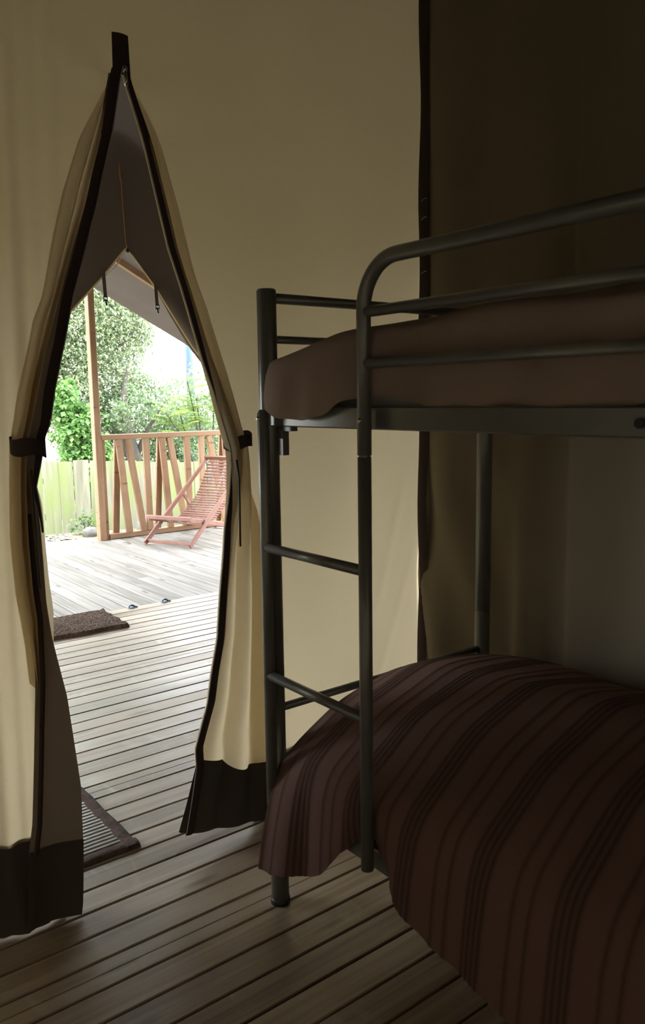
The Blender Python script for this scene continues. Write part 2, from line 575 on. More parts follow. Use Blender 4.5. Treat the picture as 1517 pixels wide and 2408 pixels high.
wf.sheet(lambda i, j: wallpt(BX + (WX1 - BX) * i, ZT + (ZTOP - ZT) * j), 150, 60)
wf.sheet(lambda i, j: wallpt(BX + (pl_edge(ZH + (ZT - ZH) * j) - BX) * i, ZH + (ZT - ZH) * j), 80, 110)
wf.sheet(lambda i, j: wallpt(pr_edge(ZH + (ZT - ZH) * j) + (WX1 - pr_edge(ZH + (ZT - ZH) * j)) * i, ZH + (ZT - ZH) * j), 110, 110)
wall_front = struct('wall_front', wf, M['beige'])
MB().sheet(lambda i, j: wallpt(WX0 + (BX + 0.01 - WX0) * i, ZH + (ZTOP - ZH) * j), 90, 30).obj('shade_panel', M['dark'], wall_front)  # out of view, added dark to cut the wall's glow on the boards
sk = MB()
sk.sheet(lambda i, j: (1.27 + (WX1 - 1.27) * i, WY + 0.004 + 0.01 * math.sin(i * 9), 0.004 + (ZH + 0.012 - 0.004) * j), 40, 4)
sk.obj('wall_skirt', M['skirt'], wall_front)
sk = MB()
sk.sheet(lambda i, j: (WX0 + (0.64 - WX0) * i, WY + 0.004 + walldisp(WX0 + (0.64 - WX0) * i, ZH) - 0.10 * (1 - j) ** 2 * sstep(-0.2, 0.5, WX0 + (0.64 - WX0) * i), 0.004 + (ZH + 0.010 - 0.004) * j), 80, 6)
sk.obj('wall_skirt', M['skirt'], wall_front)
# tab over the top of the zip
tb = MB()
tb.sheet(lambda i, j: (0.912 + (0.956 - 0.912) * i + 0.004 * (1 - j) * (i - 0.5), WY - 0.016 + 0.004 * math.cos((i - 0.5) * 3) * 0 - 0.006 * math.cos((i - 0.5) * PI), 2.135 + (2.233 - 2.135) * j), 8, 10)
tb.obj('zip_tab', M['tape'], wall_front)
zs = MB().blob((0.936, WY - 0.030, 2.146), (0.007, 0.006, 0.009))
zs = zs.obj('zip_slider', M['chrome'], wall_front)
MB().tube([(0.936, WY - 0.034, 2.138), (0.9365, WY - 0.036, 2.122), (0.937, WY - 0.034, 2.105)], [0.003, 0.0035, 0.005], 8).obj('zip_pull', M['chrome'], zs)


# ------------------------------------------------------------------ tied-back door flaps
def ypleat(z, bot):
    return 2.0 - bot * sstep(1.1, 0.0, z)


def tape_strip(inner, yfn, wfn, sgn, z0, z1, n=130):
    b = MB()

    def fn(i, j):
        z = z0 + (z1 - z0) * i
        x = interp(inner, z) + sgn * wfn(z) * j
        return (x, yfn(z) - 0.012 - 0.006 * math.sin(j * PI), z)
    b.sheet(fn, n, 4)
    return b


def teeth(inner, yfn, z0, z1, n=120):
    pts = [(interp(inner, z0 + (z1 - z0) * i / n), yfn(z0 + (z1 - z0) * i / n) - 0.016, z0 + (z1 - z0) * i / n) for i in range(n + 1)]
    return MB().tube(pts, 0.0014, 6)


# right flap
rf = empty('tent_flap', 'beige canvas door flap tied back beside the bunk bed', 'door flap', (1.2, 2.0, 0), 0, 'door flaps of the canvas wall')
rinv = Matrix.Translation((-1.2, -2.0, 0))


def sub(mb, name, mat, parent, origin):
    mb.v = [(a - origin[0], b - origin[1], c - origin[2]) for a, b, c in mb.v]
    return mb.obj(name, mat, parent)


RO = (1.2, 2.0, 0)


def rseam(t):
    return 0.258 - 0.06 * sstep(0, 1, t) + 0.012 * math.sin(t * PI * 2.2)


def rflap(t, z):
    a, b = interp(R_IN, z), interp(R_OUT, z)
    x = a + (b - a) * t
    pinch = gauss(z - 1.2, 0.16)
    A = 0.012 + 0.020 * pinch + 0.006 * sstep(1.0, 0.3, z)
    ph = 0.5 + 0.25 * math.sin(z * 3.1)
    nf = 2.6
    yv = 2.0 - 0.012 + A * math.sin(t * 2 * PI * nf + ph) * sstep(0, 0.12, t)
    x += 0.35 * A * math.cos(t * 2 * PI * nf + ph) * sstep(0, 0.15, t) * sstep(1, 0.85, t)
    kk = sstep(0.72, 1.0, t) * sstep(0.9, 1.15, z)
    yv = yv * (1 - kk) + (WY + walldisp(x, z) - 0.003) * kk
    # thin out towards the top of the zip
    yv = yv * sstep(2.16, 1.95, z) + (WY - 0.014) * (1 - sstep(2.16, 1.95, z))
    return x, yv


fb = MB()
fb.sheet(lambda i, j: (lambda z: (*rflap(j, z), z))(rseam(j) + (2.15 - rseam(j)) * i), 150, 64)
sub(fb, 'flap_canvas', M['beige'], rf, RO)
fb = MB()


def rskirt(i, j):
    zs_ = rseam(j) + 0.008
    zb = 0.056 - 0.048 * j ** 0.6
    z = zb + (zs_ - zb) * i
    x, yv = rflap(j, max(z, 0.01))
    return (x, 2.0 - 0.004 + (yv - 2.0) * (0.35 + 0.65 * i) + 0.03 * (1 - i) * (1 - j), z)


fb.sheet(rskirt, 24, 40)
sub(fb, 'flap_skirt', M['skirt'], rf, RO)


def ryz(z):
    return rflap(0.03, z)[1] + 0.004


sub(tape_strip(R_IN, ryz, lambda z: 0.027 - 0.008 * sstep(1.9, 2.14, z), 1, 0.062, 2.14), 'zip_tape', M['tape'], rf, RO)
sub(teeth(R_IN, ryz, 0.07, 2.135), 'zip_teeth', M['teeth'], rf, RO)
# strap round the gathered canvas, with its knot
st = MB()


def band(cx, cy, ax, ay, z, h, tilt=0.0, wob=0.004):
    def fn(i, j):
        a = 2 * PI * i
        return (cx + ax * math.cos(a), cy + ay * math.sin(a), z - h / 2 + h * j + tilt * math.cos(a) + wob * math.sin(3 * a + j))
    return fn


st.sheet(band(1.236, 2.0, 0.038, 0.052, 1.2, 0.036, 0.008), 40, 3)
stp = sub(st, 'tie_strap', M['tape'], rf, RO)
kn = MB().blob((1.212, 1.945, 1.192), (0.013, 0.010, 0.014), 10, 7, 0.25)
kn.beam((1.222, 1.945, 1.203), (1.268, 1.952, 1.208), 0.040, 0.006, (0, 0.1, 1), 0.001)
sub(kn, 'strap_knot', M['tape'], stp, (0, 0, 0))
cp = MB().tube([(1.203, 1.955, 1.15), (1.206, 1.95, 1.10), (1.205, 1.948, 1.02), (1.203, 1.948, 0.90)], 0.0028, 8)
cpo = sub(cp, 'pull_cord', M['black'], rf, RO)
ce = MB().lathe([(0.0, 0.014), (0.006, 0.013), (0.0085, 0.004), (0.010, -0.008), (0.0, -0.010)], 12, (1.203, 1.948, 0.893))
sub(ce, 'cord_bell', M['black'], cpo, (0, 0, 0))

# left flap
lf_ = empty('tent_flap', 'canvas door flap with wide dark brown border and skirt, next to the bamboo mat', 'door flap', (0.64, 1.97, 0), 0, 'door flaps of the canvas wall')
LO = (0.64, 1.97, 0)


def lyz(z):
    return 2.0 - 0.075 * sstep(0.9, 0.0, z)


def lflap(t, z):
    a, b = interp(L_OUT, z), interp(L_SEAM, z) + 0.006
    x = a + (b - a) * t
    A = 0.010 + 0.016 * gauss(z - 1.15, 0.25)
    nf = 2.3
    yv = 1.99 + A * math.sin(t * 2 * PI * nf + 0.4 + 0.5 * math.sin(z * 2.7))
    kk = sstep(0.28, 0.0, t)
    yv = yv * (1 - kk) + (WY + walldisp(x, z) - 0.003) * kk
    k = sstep(2.16, 1.95, z)
    return x, yv * k + (WY - 0.014) * (1 - k)


fb = MB().sheet(lambda i, j: (lambda z: (*lflap(j, z), z))(0.60 + (2.128 - 0.60) * i), 120, 44)
sub(fb, 'flap_canvas', M['beige'], lf_, LO)


def lbrown(z0, z1, off):
    def fn(i, j):
        z = z0 + (z1 - z0) * i
        a, b = interp(L_SEAM, z), interp(L_IN, z)
        x = a + (b - a) * j
        if j < 0.001:
            return (a - 0.006, lyz(z) - off + 0.002, z)
        yv = lyz(z) - 0.010 - off + 0.016 * math.sin(j * 3.4 + 0.3 + 0.6 * z) * sstep(0.03, 0.07, b - a) + 0.010 * gauss(z - 1.1, 0.2) * math.sin(j * 8)
        k = sstep(2.16, 1.95, z)
        return (x, yv * k + (WY - 0.02) * (1 - k), z)
    return fn


sub(MB().sheet(lbrown(ZH + 0.005, 2.13, 0.0), 130, 16), 'flap_border', M['flapbrown'], lf_, LO)
sub(MB().sheet(lbrown(0.006, ZH + 0.015, 0.004), 14, 16), 'flap_skirt', M['skirt'], lf_, LO)
sub(tape_strip(L_IN, lambda z: lyz(z) - 0.006, lambda z: 0.024 * sstep(0.95, 1.35, z) + 0.002, -1, 1.0, 2.135, 90), 'zip_tape', M['tape'], lf_, LO)
sub(tape_strip(L_SEAM, lambda z: lyz(z) - 0.004, lambda z: 0.013, 1, 0.20, 1.05, 60), 'zip_tape', M['tape'], lf_, LO)
sub(teeth(L_IN, lambda z: lyz(z) - 0.006, 1.0, 2.135), 'zip_teeth', M['teeth'], lf_, LO)
st = MB().sheet(band(0.630, 1.985, 0.040, 0.055, 1.212, 0.040, -0.004), 40, 3)
stp = sub(st, 'tie_strap', M['tape'], lf_, LO)
kn = MB().blob((0.620, 1.925, 1.205), (0.012, 0.010, 0.016), 10, 7, 0.25)
kn.beam((0.620, 1.93, 1.21), (0.578, 1.945, 1.213), 0.040, 0.006, (0, 0.1, 1), 0.001)
sub(kn, 'strap_knot', M['tape'], stp, (0, 0, 0))
ce = MB().tube([(0.622, 1.945, 1.16), (0.622, 1.94, 0.95), (0.623, 1.94, 0.87)], 0.0025, 8)
cpo = sub(ce, 'pull_cord', M['black'], lf_, LO)
ce = MB().lathe([(0.0, 0.014), (0.006, 0.013), (0.0085, 0.004), (0.010, -0.008), (0.0, -0.010)], 12, (0.623, 1.94, 0.86))
sub(ce, 'cord_bell', M['black'], cpo, (0, 0, 0))

# ------------------------------------------------------------------ the other bedroom walls and ceiling
def rw(i, j):
    yy = WY - 0.002 - (WY + 1.55) * i
    z = 0.004 + (3.2 - 0.004) * j
    d = 0.013 * math.sin(yy * 12.5 + 1.1 * math.sin(z * 1.3) + 2.0 * math.sin(yy * 3.1)) + 0.004 * math.sin(yy * 31 + z * 1.6)
    d *= sstep(2.03, 1.93, yy) * (0.35 + 0.65 * sstep(-0.2, 1.0, yy))
    lowf = sstep(1.25, 0.9, z) * sstep(1.5, 1.75, yy)
    d += lowf * 0.014 * math.sin(yy * 24 - z * 9)
    step = 0.010 * sstep(1.405, 1.385, yy)
    return (2.0 + d - step + 0.010 * sstep(1.99, 2.03, yy), yy, z)


wr = MB().sheet(rw, 330, 60)
wall_right = struct('wall_right', wr, M['dark'])
eb = MB().sheet(lambda i, j: (1.994 - 0.006 * math.sin(i * PI) + 0.004 * math.sin(j * 37), 2.026 - 0.045 * i, 0.004 + 3.15 * j), 4, 60)
eb.obj('edge_binding', M['tape'], wall_right)
for zz in (1.965, 1.905, 1.79, 1.73):
    th = MB().tube([(1.985, 2.005, zz), (1.980, 1.992, zz + 0.004), (1.984, 1.98, zz + 0.008)], 0.0009, 5)
    th.obj('loose_thread', M['thread'], wall_right)
struct('wall_left', MB().sheet(lambda i, j: (-0.8 + 0.012 * math.sin(i * 40), -1.55 + (WY + 1.55) * i, 0.004 + 1.75 * j), 80, 8), M['outerdim'])
struct('wall_back', MB().sheet(lambda i, j: (WX0 + (WX1 - WX0) * i, -1.55 + 0.012 * math.sin(i * 40), 0.004 + 3.15 * j), 80, 8), M['outer'])
struct('ceiling', MB().sheet(lambda i, j: (WX0 + (WX1 - WX0) * i, -1.6 + (WY + 1.6) * j, 1.72 + (3.16 - 1.72) * i - 0.02 * math.sin(j * PI)), 20, 20), M['roofbrown'])

# ------------------------------------------------------------------ tent roof over the day room, and its front gable
GY, GX = YB - 0.02, 2.17


def roofz(x, ridge=3.32):
    return ridge - 0.53 * abs(x - GX)


rm = MB()
rm.sheet(lambda i, j: (-0.95 + (GX + 0.95) * i, -1.7 + (GY + 1.7) * j, roofz(-0.95 + (GX + 0.95) * i) - 0.015 * math.sin(i * PI)), 16, 24)
rm.sheet(lambda i, j: (GX + (5.2 - GX) * i, -1.7 + (GY + 1.7) * j, roofz(GX + (5.2 - GX) * i) - 0.015 * math.sin(i * PI)), 16, 24)
struct('roof', rm, M['roofbrown'])
struct('wall_day_right', MB().sheet(lambda i, j: (4.98 + 0.012 * math.sin(i * 30), WY + (GY - WY) * i, 0.004 + 1.81 * j), 60, 8), M['roofbrown'])
wdl = MB().sheet(lambda i, j: (-0.86 + 0.012 * math.sin(i * 30), WY + (GY - WY) * i, 0.004 + 0.40 * j), 60, 8)  # unseen wall; its opening above is shaped to let daylight in
wdl.sheet(lambda i, j: (-0.86, WY + 1.15 * i, 0.404 + 1.285 * j), 20, 8)
struct('wall_day_left', wdl, M['roofbrown'])
struct('wall_day_back', MB().sheet(lambda i, j: (WX1 + (4.98 - WX1) * i, WY, 0.004 + (roofz(WX1 + (4.98 - WX1) * i) - 0.02) * j), 40, 12), M['roofbrown'])
# gable: closed above, parted below into two tied-back leaves
GL = [(2.24, 2.168), (2.063, 2.015), (1.836, 1.796), (1.6, 1.58), (1.35, 1.36), (1.15, 1.18), (0.8, 1.02), (0.0, 0.92)]
GR = [(2.24, 2.172), (2.20, 2.215), (2.023, 2.357), (1.67, 2.60), (1.434, 2.80), (1.2, 3.02), (0.8, 3.32), (0.0, 3.60)]
gb = MB()


def gfold(x, z, e, s):
    t = (x - e) * s
    return 0.02 * math.sin(t * 26 + z * 1.5) * math.exp(-max(0, t) * 2.2) * sstep(2.3, 1.6, z)


gb.sheet(lambda i, j: (lambda x: (x, GY, 2.24 + (roofz(x) - 0.01 - 2.24) * j))(0.15 + (GX - 0.15) * i), 40, 10)
gb.sheet(lambda i, j: (lambda x: (x, GY, 2.24 + (roofz(x) - 0.01 - 2.24) * j))(GX + (4.19 - GX) * i), 40, 10)
gb.sheet(lambda i, j: (lambda x: (x, GY, 0.01 + (roofz(x) - 0.02) * j))(4.19 + 0.80 * i), 10, 10)
gb.sheet(lambda i, j: (lambda x: (x, GY, 0.01 + (roofz(x) - 0.02) * j))(0.15 - 1.02 * i), 10, 10)


def gleft(i, j):
    z = 0.01 + (2.24 - 0.01) * j
    e = interp(GL, z)
    x = e - (e - 0.15) * i
    return (x, GY + gfold(x, z, e, -1), z)


def gright(i, j):
    z = 0.01 + (2.24 - 0.01) * j
    e = interp(GR, z)
    x = e + (4.19 - e) * i
    return (x, GY + gfold(x, z, e, 1) + 0.03 * gauss((x - e), 0.03) * sstep(2.1, 1.8, z), z)


gb.sheet(gleft, 50, 50)
gb.sheet(gright, 50, 50)
wall_gable = struct('wall_gable', gb, M['brown'])
# piping along the two leaves, centre zip line as a thin orange tube, hanging straps with buckles
for T, s in ((GL, -1), (GR, 1)):
    pts = [(interp(T, z / 50.0), GY - 0.004, z / 50.0) for z in range(2, 113)]
    MB().tube(pts, 0.005, 8).obj('piping', M['beige'], wall_gable)
MB().tube([(2.150, GY - 0.012, 2.74), (2.152, GY - 0.010, 2.66), (2.158, GY - 0.012, 2.62), (2.163, GY - 0.010, 2.45), (2.170, GY - 0.012, 2.25)], [0.0015, 0.004, 0.0028, 0.0028, 0.0028], 8).obj('zip_line', M['lineorange'], wall_gable)
MB().tube([(2.176, GY - 0.012, 2.255), (2.165, GY - 0.014, 2.225), (2.15, GY - 0.01, 2.20), (2.09, GY - 0.012, 2.12), (2.02, GY - 0.012, 2.06)], 0.003, 8).obj('guy_cord', M['cordwhite'], wall_gable)
MB().blob((2.174, GY - 0.02, 2.225), (0.010, 0.010, 0.012)).obj('toggle', M['black'], wall_gable)
for x, z0, z1 in ((2.013, 2.10, 1.945), (2.352, 2.075, 1.915)):
    b = MB().beam((x, GY - 0.016, z0), (x + 0.004, GY - 0.02, z1), 0.022, 0.003, (1, 0, 0))
    so = b.obj('strap', M['brown'], wall_gable)
    bb = MB()
    cx, cz, Y0 = x + 0.004, z1 - 0.022, GY - 0.02
    bb.beam((cx - 0.014, Y0, cz + 0.02), (cx + 0.014, Y0, cz + 0.02), 0.006, 0.008, (0, 0, 1), 0.001)
    bb.beam((cx - 0.012, Y0, cz), (cx + 0.012, Y0, cz), 0.008, 0.008, (0, 0, 1), 0.001)
    for q in (-0.012, 0.012):
        bb.beam((cx + q, Y0, cz + 0.02), (cx + q, Y0, cz - 0.012), 0.005, 0.008, (1, 0, 0), 0.001)
    bb.beam((cx, Y0, cz), (cx + 0.006, Y0, cz - 0.03), 0.010, 0.006, (1, 0, 0), 0.001)
    bb.obj('buckle', M['black'], so)

# ------------------------------------------------------------------ porch awning beyond the gable
AR = 2.84
aw = empty('awning', 'brown canvas porch awning on timber rafters over the terrace', 'awning', (GX, 6.0, 0))
AO = (GX, 6.0, 0)
cb = MB()


def awn(x0, x1):
    def fn(i, j):
        x = x0 + (x1 - x0) * i
        yy = GY + 0.03 + (7.37 - GY - 0.03) * j
        return (x, yy, AR + 0.10 * (1 - j) - 0.53 * abs(x - GX) - 0.008 * math.sin(j * PI) - 0.012 * math.sin(i * PI))
    return fn


cb.sheet(awn(0.05, GX), 24, 24)
cb.sheet(awn(GX, 4.45), 24, 24)
sub(cb, 'canopy', M['roofbrown'], aw, AO)
for yy in (6.42,):
    for s in (-1, 1):
        b = MB().beam((GX, yy, AR - 0.006), (GX + s * 2.25, yy, AR - 0.006 - 0.53 * 2.25), 0.05, 0.055, (0, 1, 0), 0.003)
        sub(b, 'rafter', M['pinex'], aw, AO)
b = MB().tube([(GX, GY + 0.04, AR + 0.06), (GX, 7.36, AR - 0.035)], 0.03, 12)
sub(b, 'ridge_pole', M['pinex'], aw, AO)
for s in (-1, 1):
    b = MB().tube([(GX + s * k * 0.1, 7.37, AR - 0.053 * k) for k in range(0, 23)], 0.006, 8)
    sub(b, 'hem', M['roofbrown'], aw, AO)

# ------------------------------------------------------------------ porch post and railing
pp = empty('porch_post', 'square pine post standing on the terrace edge under the awning', 'post', (2.97, 7.31, 0))
sub(MB().beam((2.966, 7.315, 0.0), (2.966, 7.315, 2.37), 0.062, 0.09, (1, 0, 0), 0.004), 'timber', M['pine'], pp, (2.97, 7.31, 0))
sub(MB().beam((3.0165, 7.325, 0.0), (3.0165, 7.325, 0.955), 0.036, 0.07, (1, 0, 0), 0.003), 'side_batten', M['pine'], pp, (2.97, 7.31, 0))
rl = empty('terrace_railing', 'pine terrace railing with tilted slats behind the deck chair', 'railing', (4.2, 7.31, 0))
RLO = (4.2, 7.31, 0)
sub(MB().beam((2.998, 7.315, 0.980), (5.7, 7.315, 0.980), 0.048, 0.10, (0, 0, 1), 0.004), 'handrail', M['pinex'], rl, RLO)
sub(MB().beam((3.036, 7.315, 0.027), (5.7, 7.315, 0.027), 0.046, 0.07, (0, 0, 1), 0.003), 'bottom_rail', M['pinex'], rl, RLO)
bal = [(3.171, 3.242, 0), (3.185, 3.127, 1), (3.264, 3.395, 0), (3.452, 3.461, 0), (3.624, 3.687, 0), (3.637, 3.572, 1), (3.709, 3.855, 0), (3.901, 3.912, 0), (4.069, 4.064, 0), (4.157, 4.33, 0), (4.344, 4.40, 0), (4.35, 4.272, 1), (4.52, 4.53, 0), (4.66, 4.74, 0), (4.75, 4.68, 1), (4.82, 4.96, 0), (5.05, 5.05, 0), (5.22, 5.28, 0), (5.36, 5.48, 0), (5.58, 5.57, 0)]
for a, b, back in bal:
    yy = 7.352 if back else 7.290
    sub(MB().beam((a, yy, 0.955), (b, yy, 0.052), 0.062, 0.034, (1, 0, 0), 0.003), 'slat', M['pine'], rl, RLO)

# ------------------------------------------------------------------ deck chair
ch = empty('deck_chair', 'folding slatted deck chair of reddish hardwood on the terrace', 'chair', (3.166, 6.789, 0), math.atan2(0.419, 0.908))
# local axes: +x backwards, -y across to the other side (0 .. -0.509), z up
CW = 0.509
for k, yy in enumerate((0.0, -CW)):
    MB().beam((0.0, yy, 0.018), (1.01, yy, 0.722), 0.045, 0.022, (-0.57, 0, 0.82), 0.004).obj('back_rail', M['chair'], ch)
for yy in (-0.028, -CW + 0.028):
    MB().beam((0.03, yy, 0.252), (1.10, yy, 0.022), 0.045, 0.022, (0.2, 0, 0.97), 0.004).obj('seat_rail', M['chair'], ch)
for yy in (0.024, -CW - 0.024):
    MB().beam((0.60, yy, 0.437), (0.93, yy * 1.0, 0.075), 0.032, 0.018, (0.8, 0, 0.5), 0.003).obj('prop', M['chair'], ch)
MB().beam((0.03, 0.012, 0.034), (0.03, -CW - 0.012, 0.034), 0.03, 0.02, (0, 0, 1), 0.003).obj('foot_bar', M['chair'], ch)
MB().beam((0.035, -0.005, 0.258), (0.035, -CW + 0.005, 0.258), 0.038, 0.030, (0, 0, 1), 0.006).obj('front_bar', M['chair'], ch)
MB().beam((1.0, 0.012, 0.735), (1.0, -CW - 0.012, 0.735), 0.045, 0.022, (-0.57, 0, 0.82), 0.003).obj('top_bar', M['chair'], ch)
MB().beam((1.07, -0.03, 0.03), (1.07, -CW + 0.03, 0.03), 0.03, 0.02, (0, 0, 1), 0.003).obj('rear_bar', M['chair'], ch)
MB().beam((0.93, 0.028, 0.078), (0.93, -CW - 0.028, 0.078), 0.024, 0.024, (0, 0, 1), 0.003).obj('prop_bar', M['chair'], ch)
curve = [(.055, .265), (.15, .225), (.25, .195), (.36, .185), (.46, .205), (.56, .255), (.65, .315), (.74, .375), (.80, .43), (.86, .51), (.92, .60), (.985, .715)]
seg = [0]
for a, b in zip(curve, curve[1:]):
    seg.append(seg[-1] + math.dist(a, b))


def oncurve(s):
    for i in range(len(curve) - 1):
        if s <= seg[i + 1] or i == len(curve) - 2:
            k = (s - seg[i]) / (seg[i + 1] - seg[i])
            return (curve[i][0] + (curve[i + 1][0] - curve[i][0]) * k, curve[i][1] + (curve[i + 1][1] - curve[i][1]) * k)


NS = 33
for i in range(NS):
    s = 0.03 + (seg[-1] - 0.05) * i / (NS - 1)
    p = oncurve(s)
    q = oncurve(min(s + 0.01, seg[-1]))
    dx, dz = q[0] - p[0], q[1] - p[1]
    ln = math.hypot(dx, dz) or 1
    MB().beam((p[0], -0.045 + (rnd() - .5) * 0.006, p[1]), (p[0], -CW + 0.045 + (rnd() - .5) * 0.006, p[1]), 0.021, 0.012, (dx / ln, 0, dz / ln), 0.003).obj('slat', M['chair'], ch)
for yy in (-0.13, -0.255, -0.38):
    pts = [oncurve(seg[-1] * i / 60) for i in range(61)]
    b = MB()
    b.sheet(lambda i, j: (lambda p: (p[0] + 0.004, yy - 0.016 + 0.032 * j, p[1] - 0.008))(oncurve(seg[-1] * i)), 60, 1)
    b.obj('webbing', M['cordwhite'], ch)

# ------------------------------------------------------------------ mats and floor fittings
cm = empty('coir_doormat', 'worn dark brown coir doormat at the edge of the day room', 'doormat', (1.53, 4.555, 0), -0.03)
random.seed(3)
cbm = MB()


def coirpt(i, j):
    x = -0.375 + 0.75 * i
    yy = -0.205 + 0.41 * j
    e = min(i, 1 - i, j, 1 - j)
    z = 0.0225 * sstep(0, 0.012, e) + 0.002 + 0.0045 * (rnd() - 0.5)
    if i > 0.97:
        z += 0.008 * sstep(0.7, 1, j) * 0.6
    x += 0.006 * math.sin(j * 21) * sstep(0.9, 1, i)
    return (x, yy + 0.005 * math.sin(i * 17), max(z, 0.001))


cbm.sheet(coirpt, 150, 90, False)
cbm.obj('pile', M['coir'], cm)
MB().box((-0.37, -0.20, 0.0), (0.37, 0.20, 0.006)).obj('backing', M['felt'], cm)
MB().blob((-0.16, 0.19, 0.022), (0.016, 0.012, 0.009), 8, 6, 0.5).obj('frayed_tuft', M['coir'], cm)

bm = empty('bamboo_mat', 'bamboo slat mat with torn brown cloth border in the doorway', 'mat', (0.60, 2.56, 0))
MX, MY0, MY1 = 0.325, -0.445, 0.60
sl = MB()
slatmesh = None
yy = MY0 + 0.05
while yy < MY1 - 0.04:
    if slatmesh is None:
        slatmesh = MB().beam((-MX + 0.03, 0, 0.0075), (MX - 0.03, 0, 0.0075), 0.0165, 0.008, (0, 1, 0), 0.0035).mesh('slat', M['bamboo'])
    o = link('slat', slatmesh, bm)
    o.location = (0, yy, 0)
    yy += 0.0195
MB().box((-MX + 0.01, MY0 + 0.01, 0.0004), (MX - 0.01, MY1 - 0.01, 0.0032)).obj('backing', M['felt'], bm)


def strip(p0, p1, wid, nx, wob, tear=None):
    p0, p1 = Vector(p0), Vector(p1)
    d = (p1 - p0).normalized()
    nrm = Vector((-d.y, d.x, 0))

    def fn(i, j):
        p = p0 + (p1 - p0) * i
        t = j - 0.5
        ww = wid
        off = wob * math.sin(i * 31)
        z = 0.0135 * (1 - (2 * t) ** 4) + 0.0012 * math.sin(i * 90)
        if tear:
            g = gauss(i - tear, 0.05)
            if j > 0.55:
                off -= 0.030 * g * (0.6 + 0.4 * math.sin(i * 400))
            z += 0.007 * g * rnd()
        q = p + nrm * (ww * t + off)
        return (q.x, q.y, max(0.0008, z))
    return MB().sheet(fn, nx, 8)


strip((MX - 0.025, MY0, 0), (MX - 0.025, MY1, 0), 0.058, 120, 0.0015, 0.52).obj('border', M['felt'], bm)
strip((-MX + 0.025, MY0, 0), (-MX + 0.025, MY1, 0), 0.055, 60, 0.001).obj('border', M['felt'], bm)
strip((-MX, MY0 + 0.02, 0), (MX, MY0 + 0.02, 0), 0.052, 60, 0.001).obj('border', M['felt'], bm)
strip((-MX, MY1 - 0.02, 0), (MX, MY1 - 0.02, 0), 0.052, 60, 0.001).obj('border', M['felt'], bm)
for i in range(16):
    t = 0.10 + (rnd() - 0.5) * 0.12
    a = Vector((MX - 0.05 + rnd() * 0.02, t, 0.012))
    pts = [a, a + Vector((-0.012 + rnd() * 0.012, (rnd() - .5) * 0.02, 0.008)), a + Vector((-0.025 + rnd() * 0.03, (rnd() - .5) * 0.05, 0.004))]
    MB().tube(pts, 0.0018, 5).obj('loose_thread', M['felt'], bm)

for k, x in enumerate((2.096, 2.332)):
    an = empty('floor_anchor', ['small blue-grey metal tie-down plate on the boards nearer the coir doormat', 'small blue-grey metal tie-down plate on the boards nearer the deck chair'][k], 'metal fitting', (x, YB - 0.02, 0), 0.1, 'tie-down plates at the terrace edge')
    b = MB().lathe([(0.0, 0.004), (0.026, 0.004), (0.030, 0.001)], 16, (0, 0, 0))
    b.obj('plate', M['polegrey'], an)
    MB().tube([(-0.020, 0, 0.004), (-0.016, 0, 0.014), (0, 0, 0.019), (0.016, 0, 0.014), (0.020, 0, 0.004)], 0.0045, 8).obj('loop', M['polegrey'], an)
    MB().beam((-0.006, 0.004, 0.016), (0.036, -0.012, 0.003), 0.014, 0.005, (0, 1, 0), 0.001).obj('hook', M['black'], an)


def leafquad(b, p, d, up, L, W):
    d = d.normalized()
    s = d.cross(up)
    if s.length < 1e-4:
        s = d.cross(Vector((1, 0, 0)))
    s.normalize()
    nrm = s.cross(d)
    q = [p, p + d * L * 0.5 + s * W / 2 + nrm * W * 0.15, p + d * L, p + d * L * 0.5 - s * W / 2 + nrm * W * 0.15]
    b.add(q, [(0, 1, 2, 3)])


random.seed(11)
spots = [(3.75, 6.30, 'near the foot of the deck chair'), (3.93, 6.05, 'beside the deck chair, curled'), (3.06, 6.95, 'beside the porch post')]
for x, yy, wds in spots:
    lo = empty('fallen_leaf', 'small dry leaf lying on the terrace boards ' + wds, 'leaf', (x, yy, 0.002), rnd() * 6)
    b = MB()
    b.sheet(lambda i, j: (-0.035 + 0.07 * i, (j - 0.5) * 0.042 * math.sin(PI * min(1, i * 0.95 + 0.03)), 0.003 + 0.014 * abs(j - 0.5) + 0.006 * math.sin(i * 5)), 8, 4)
    b.obj('blade', M['dry'], lo)
    MB().tube([(-0.035, 0, 0.004), (-0.06, 0.006, 0.003)], 0.0012, 5).obj('stalk', M['dry'], lo)

# ------------------------------------------------------------------ bunk bed
BX0, BX1, BY1, BY0 = 1.099, 1.885, 1.63, -0.34
bed = empty('bunk_bed', 'grey tubular metal bunk bed with ladder and guard rails', 'bunk bed', (1.49, 0.64, 0))
BO = (1.49, 0.64, 0)
PR = 0.0235


def bpart(mb, name, mat='metal'):
    return sub(mb, name, M[mat], bed, BO)


def post(x, yy):
    b = MB()
    b.tube([(x, yy, 0.0), (x, yy, 0.655)], PR, 20)
    b.tube([(x, yy, 0.655), (x, yy, 0.658)], PR - 0.002, 20, False)
    b.tube([(x, yy, 0.658), (x, yy, 1.574), (x, yy, 1.578)], [PR, PR, PR - 0.003], 20)
    return b


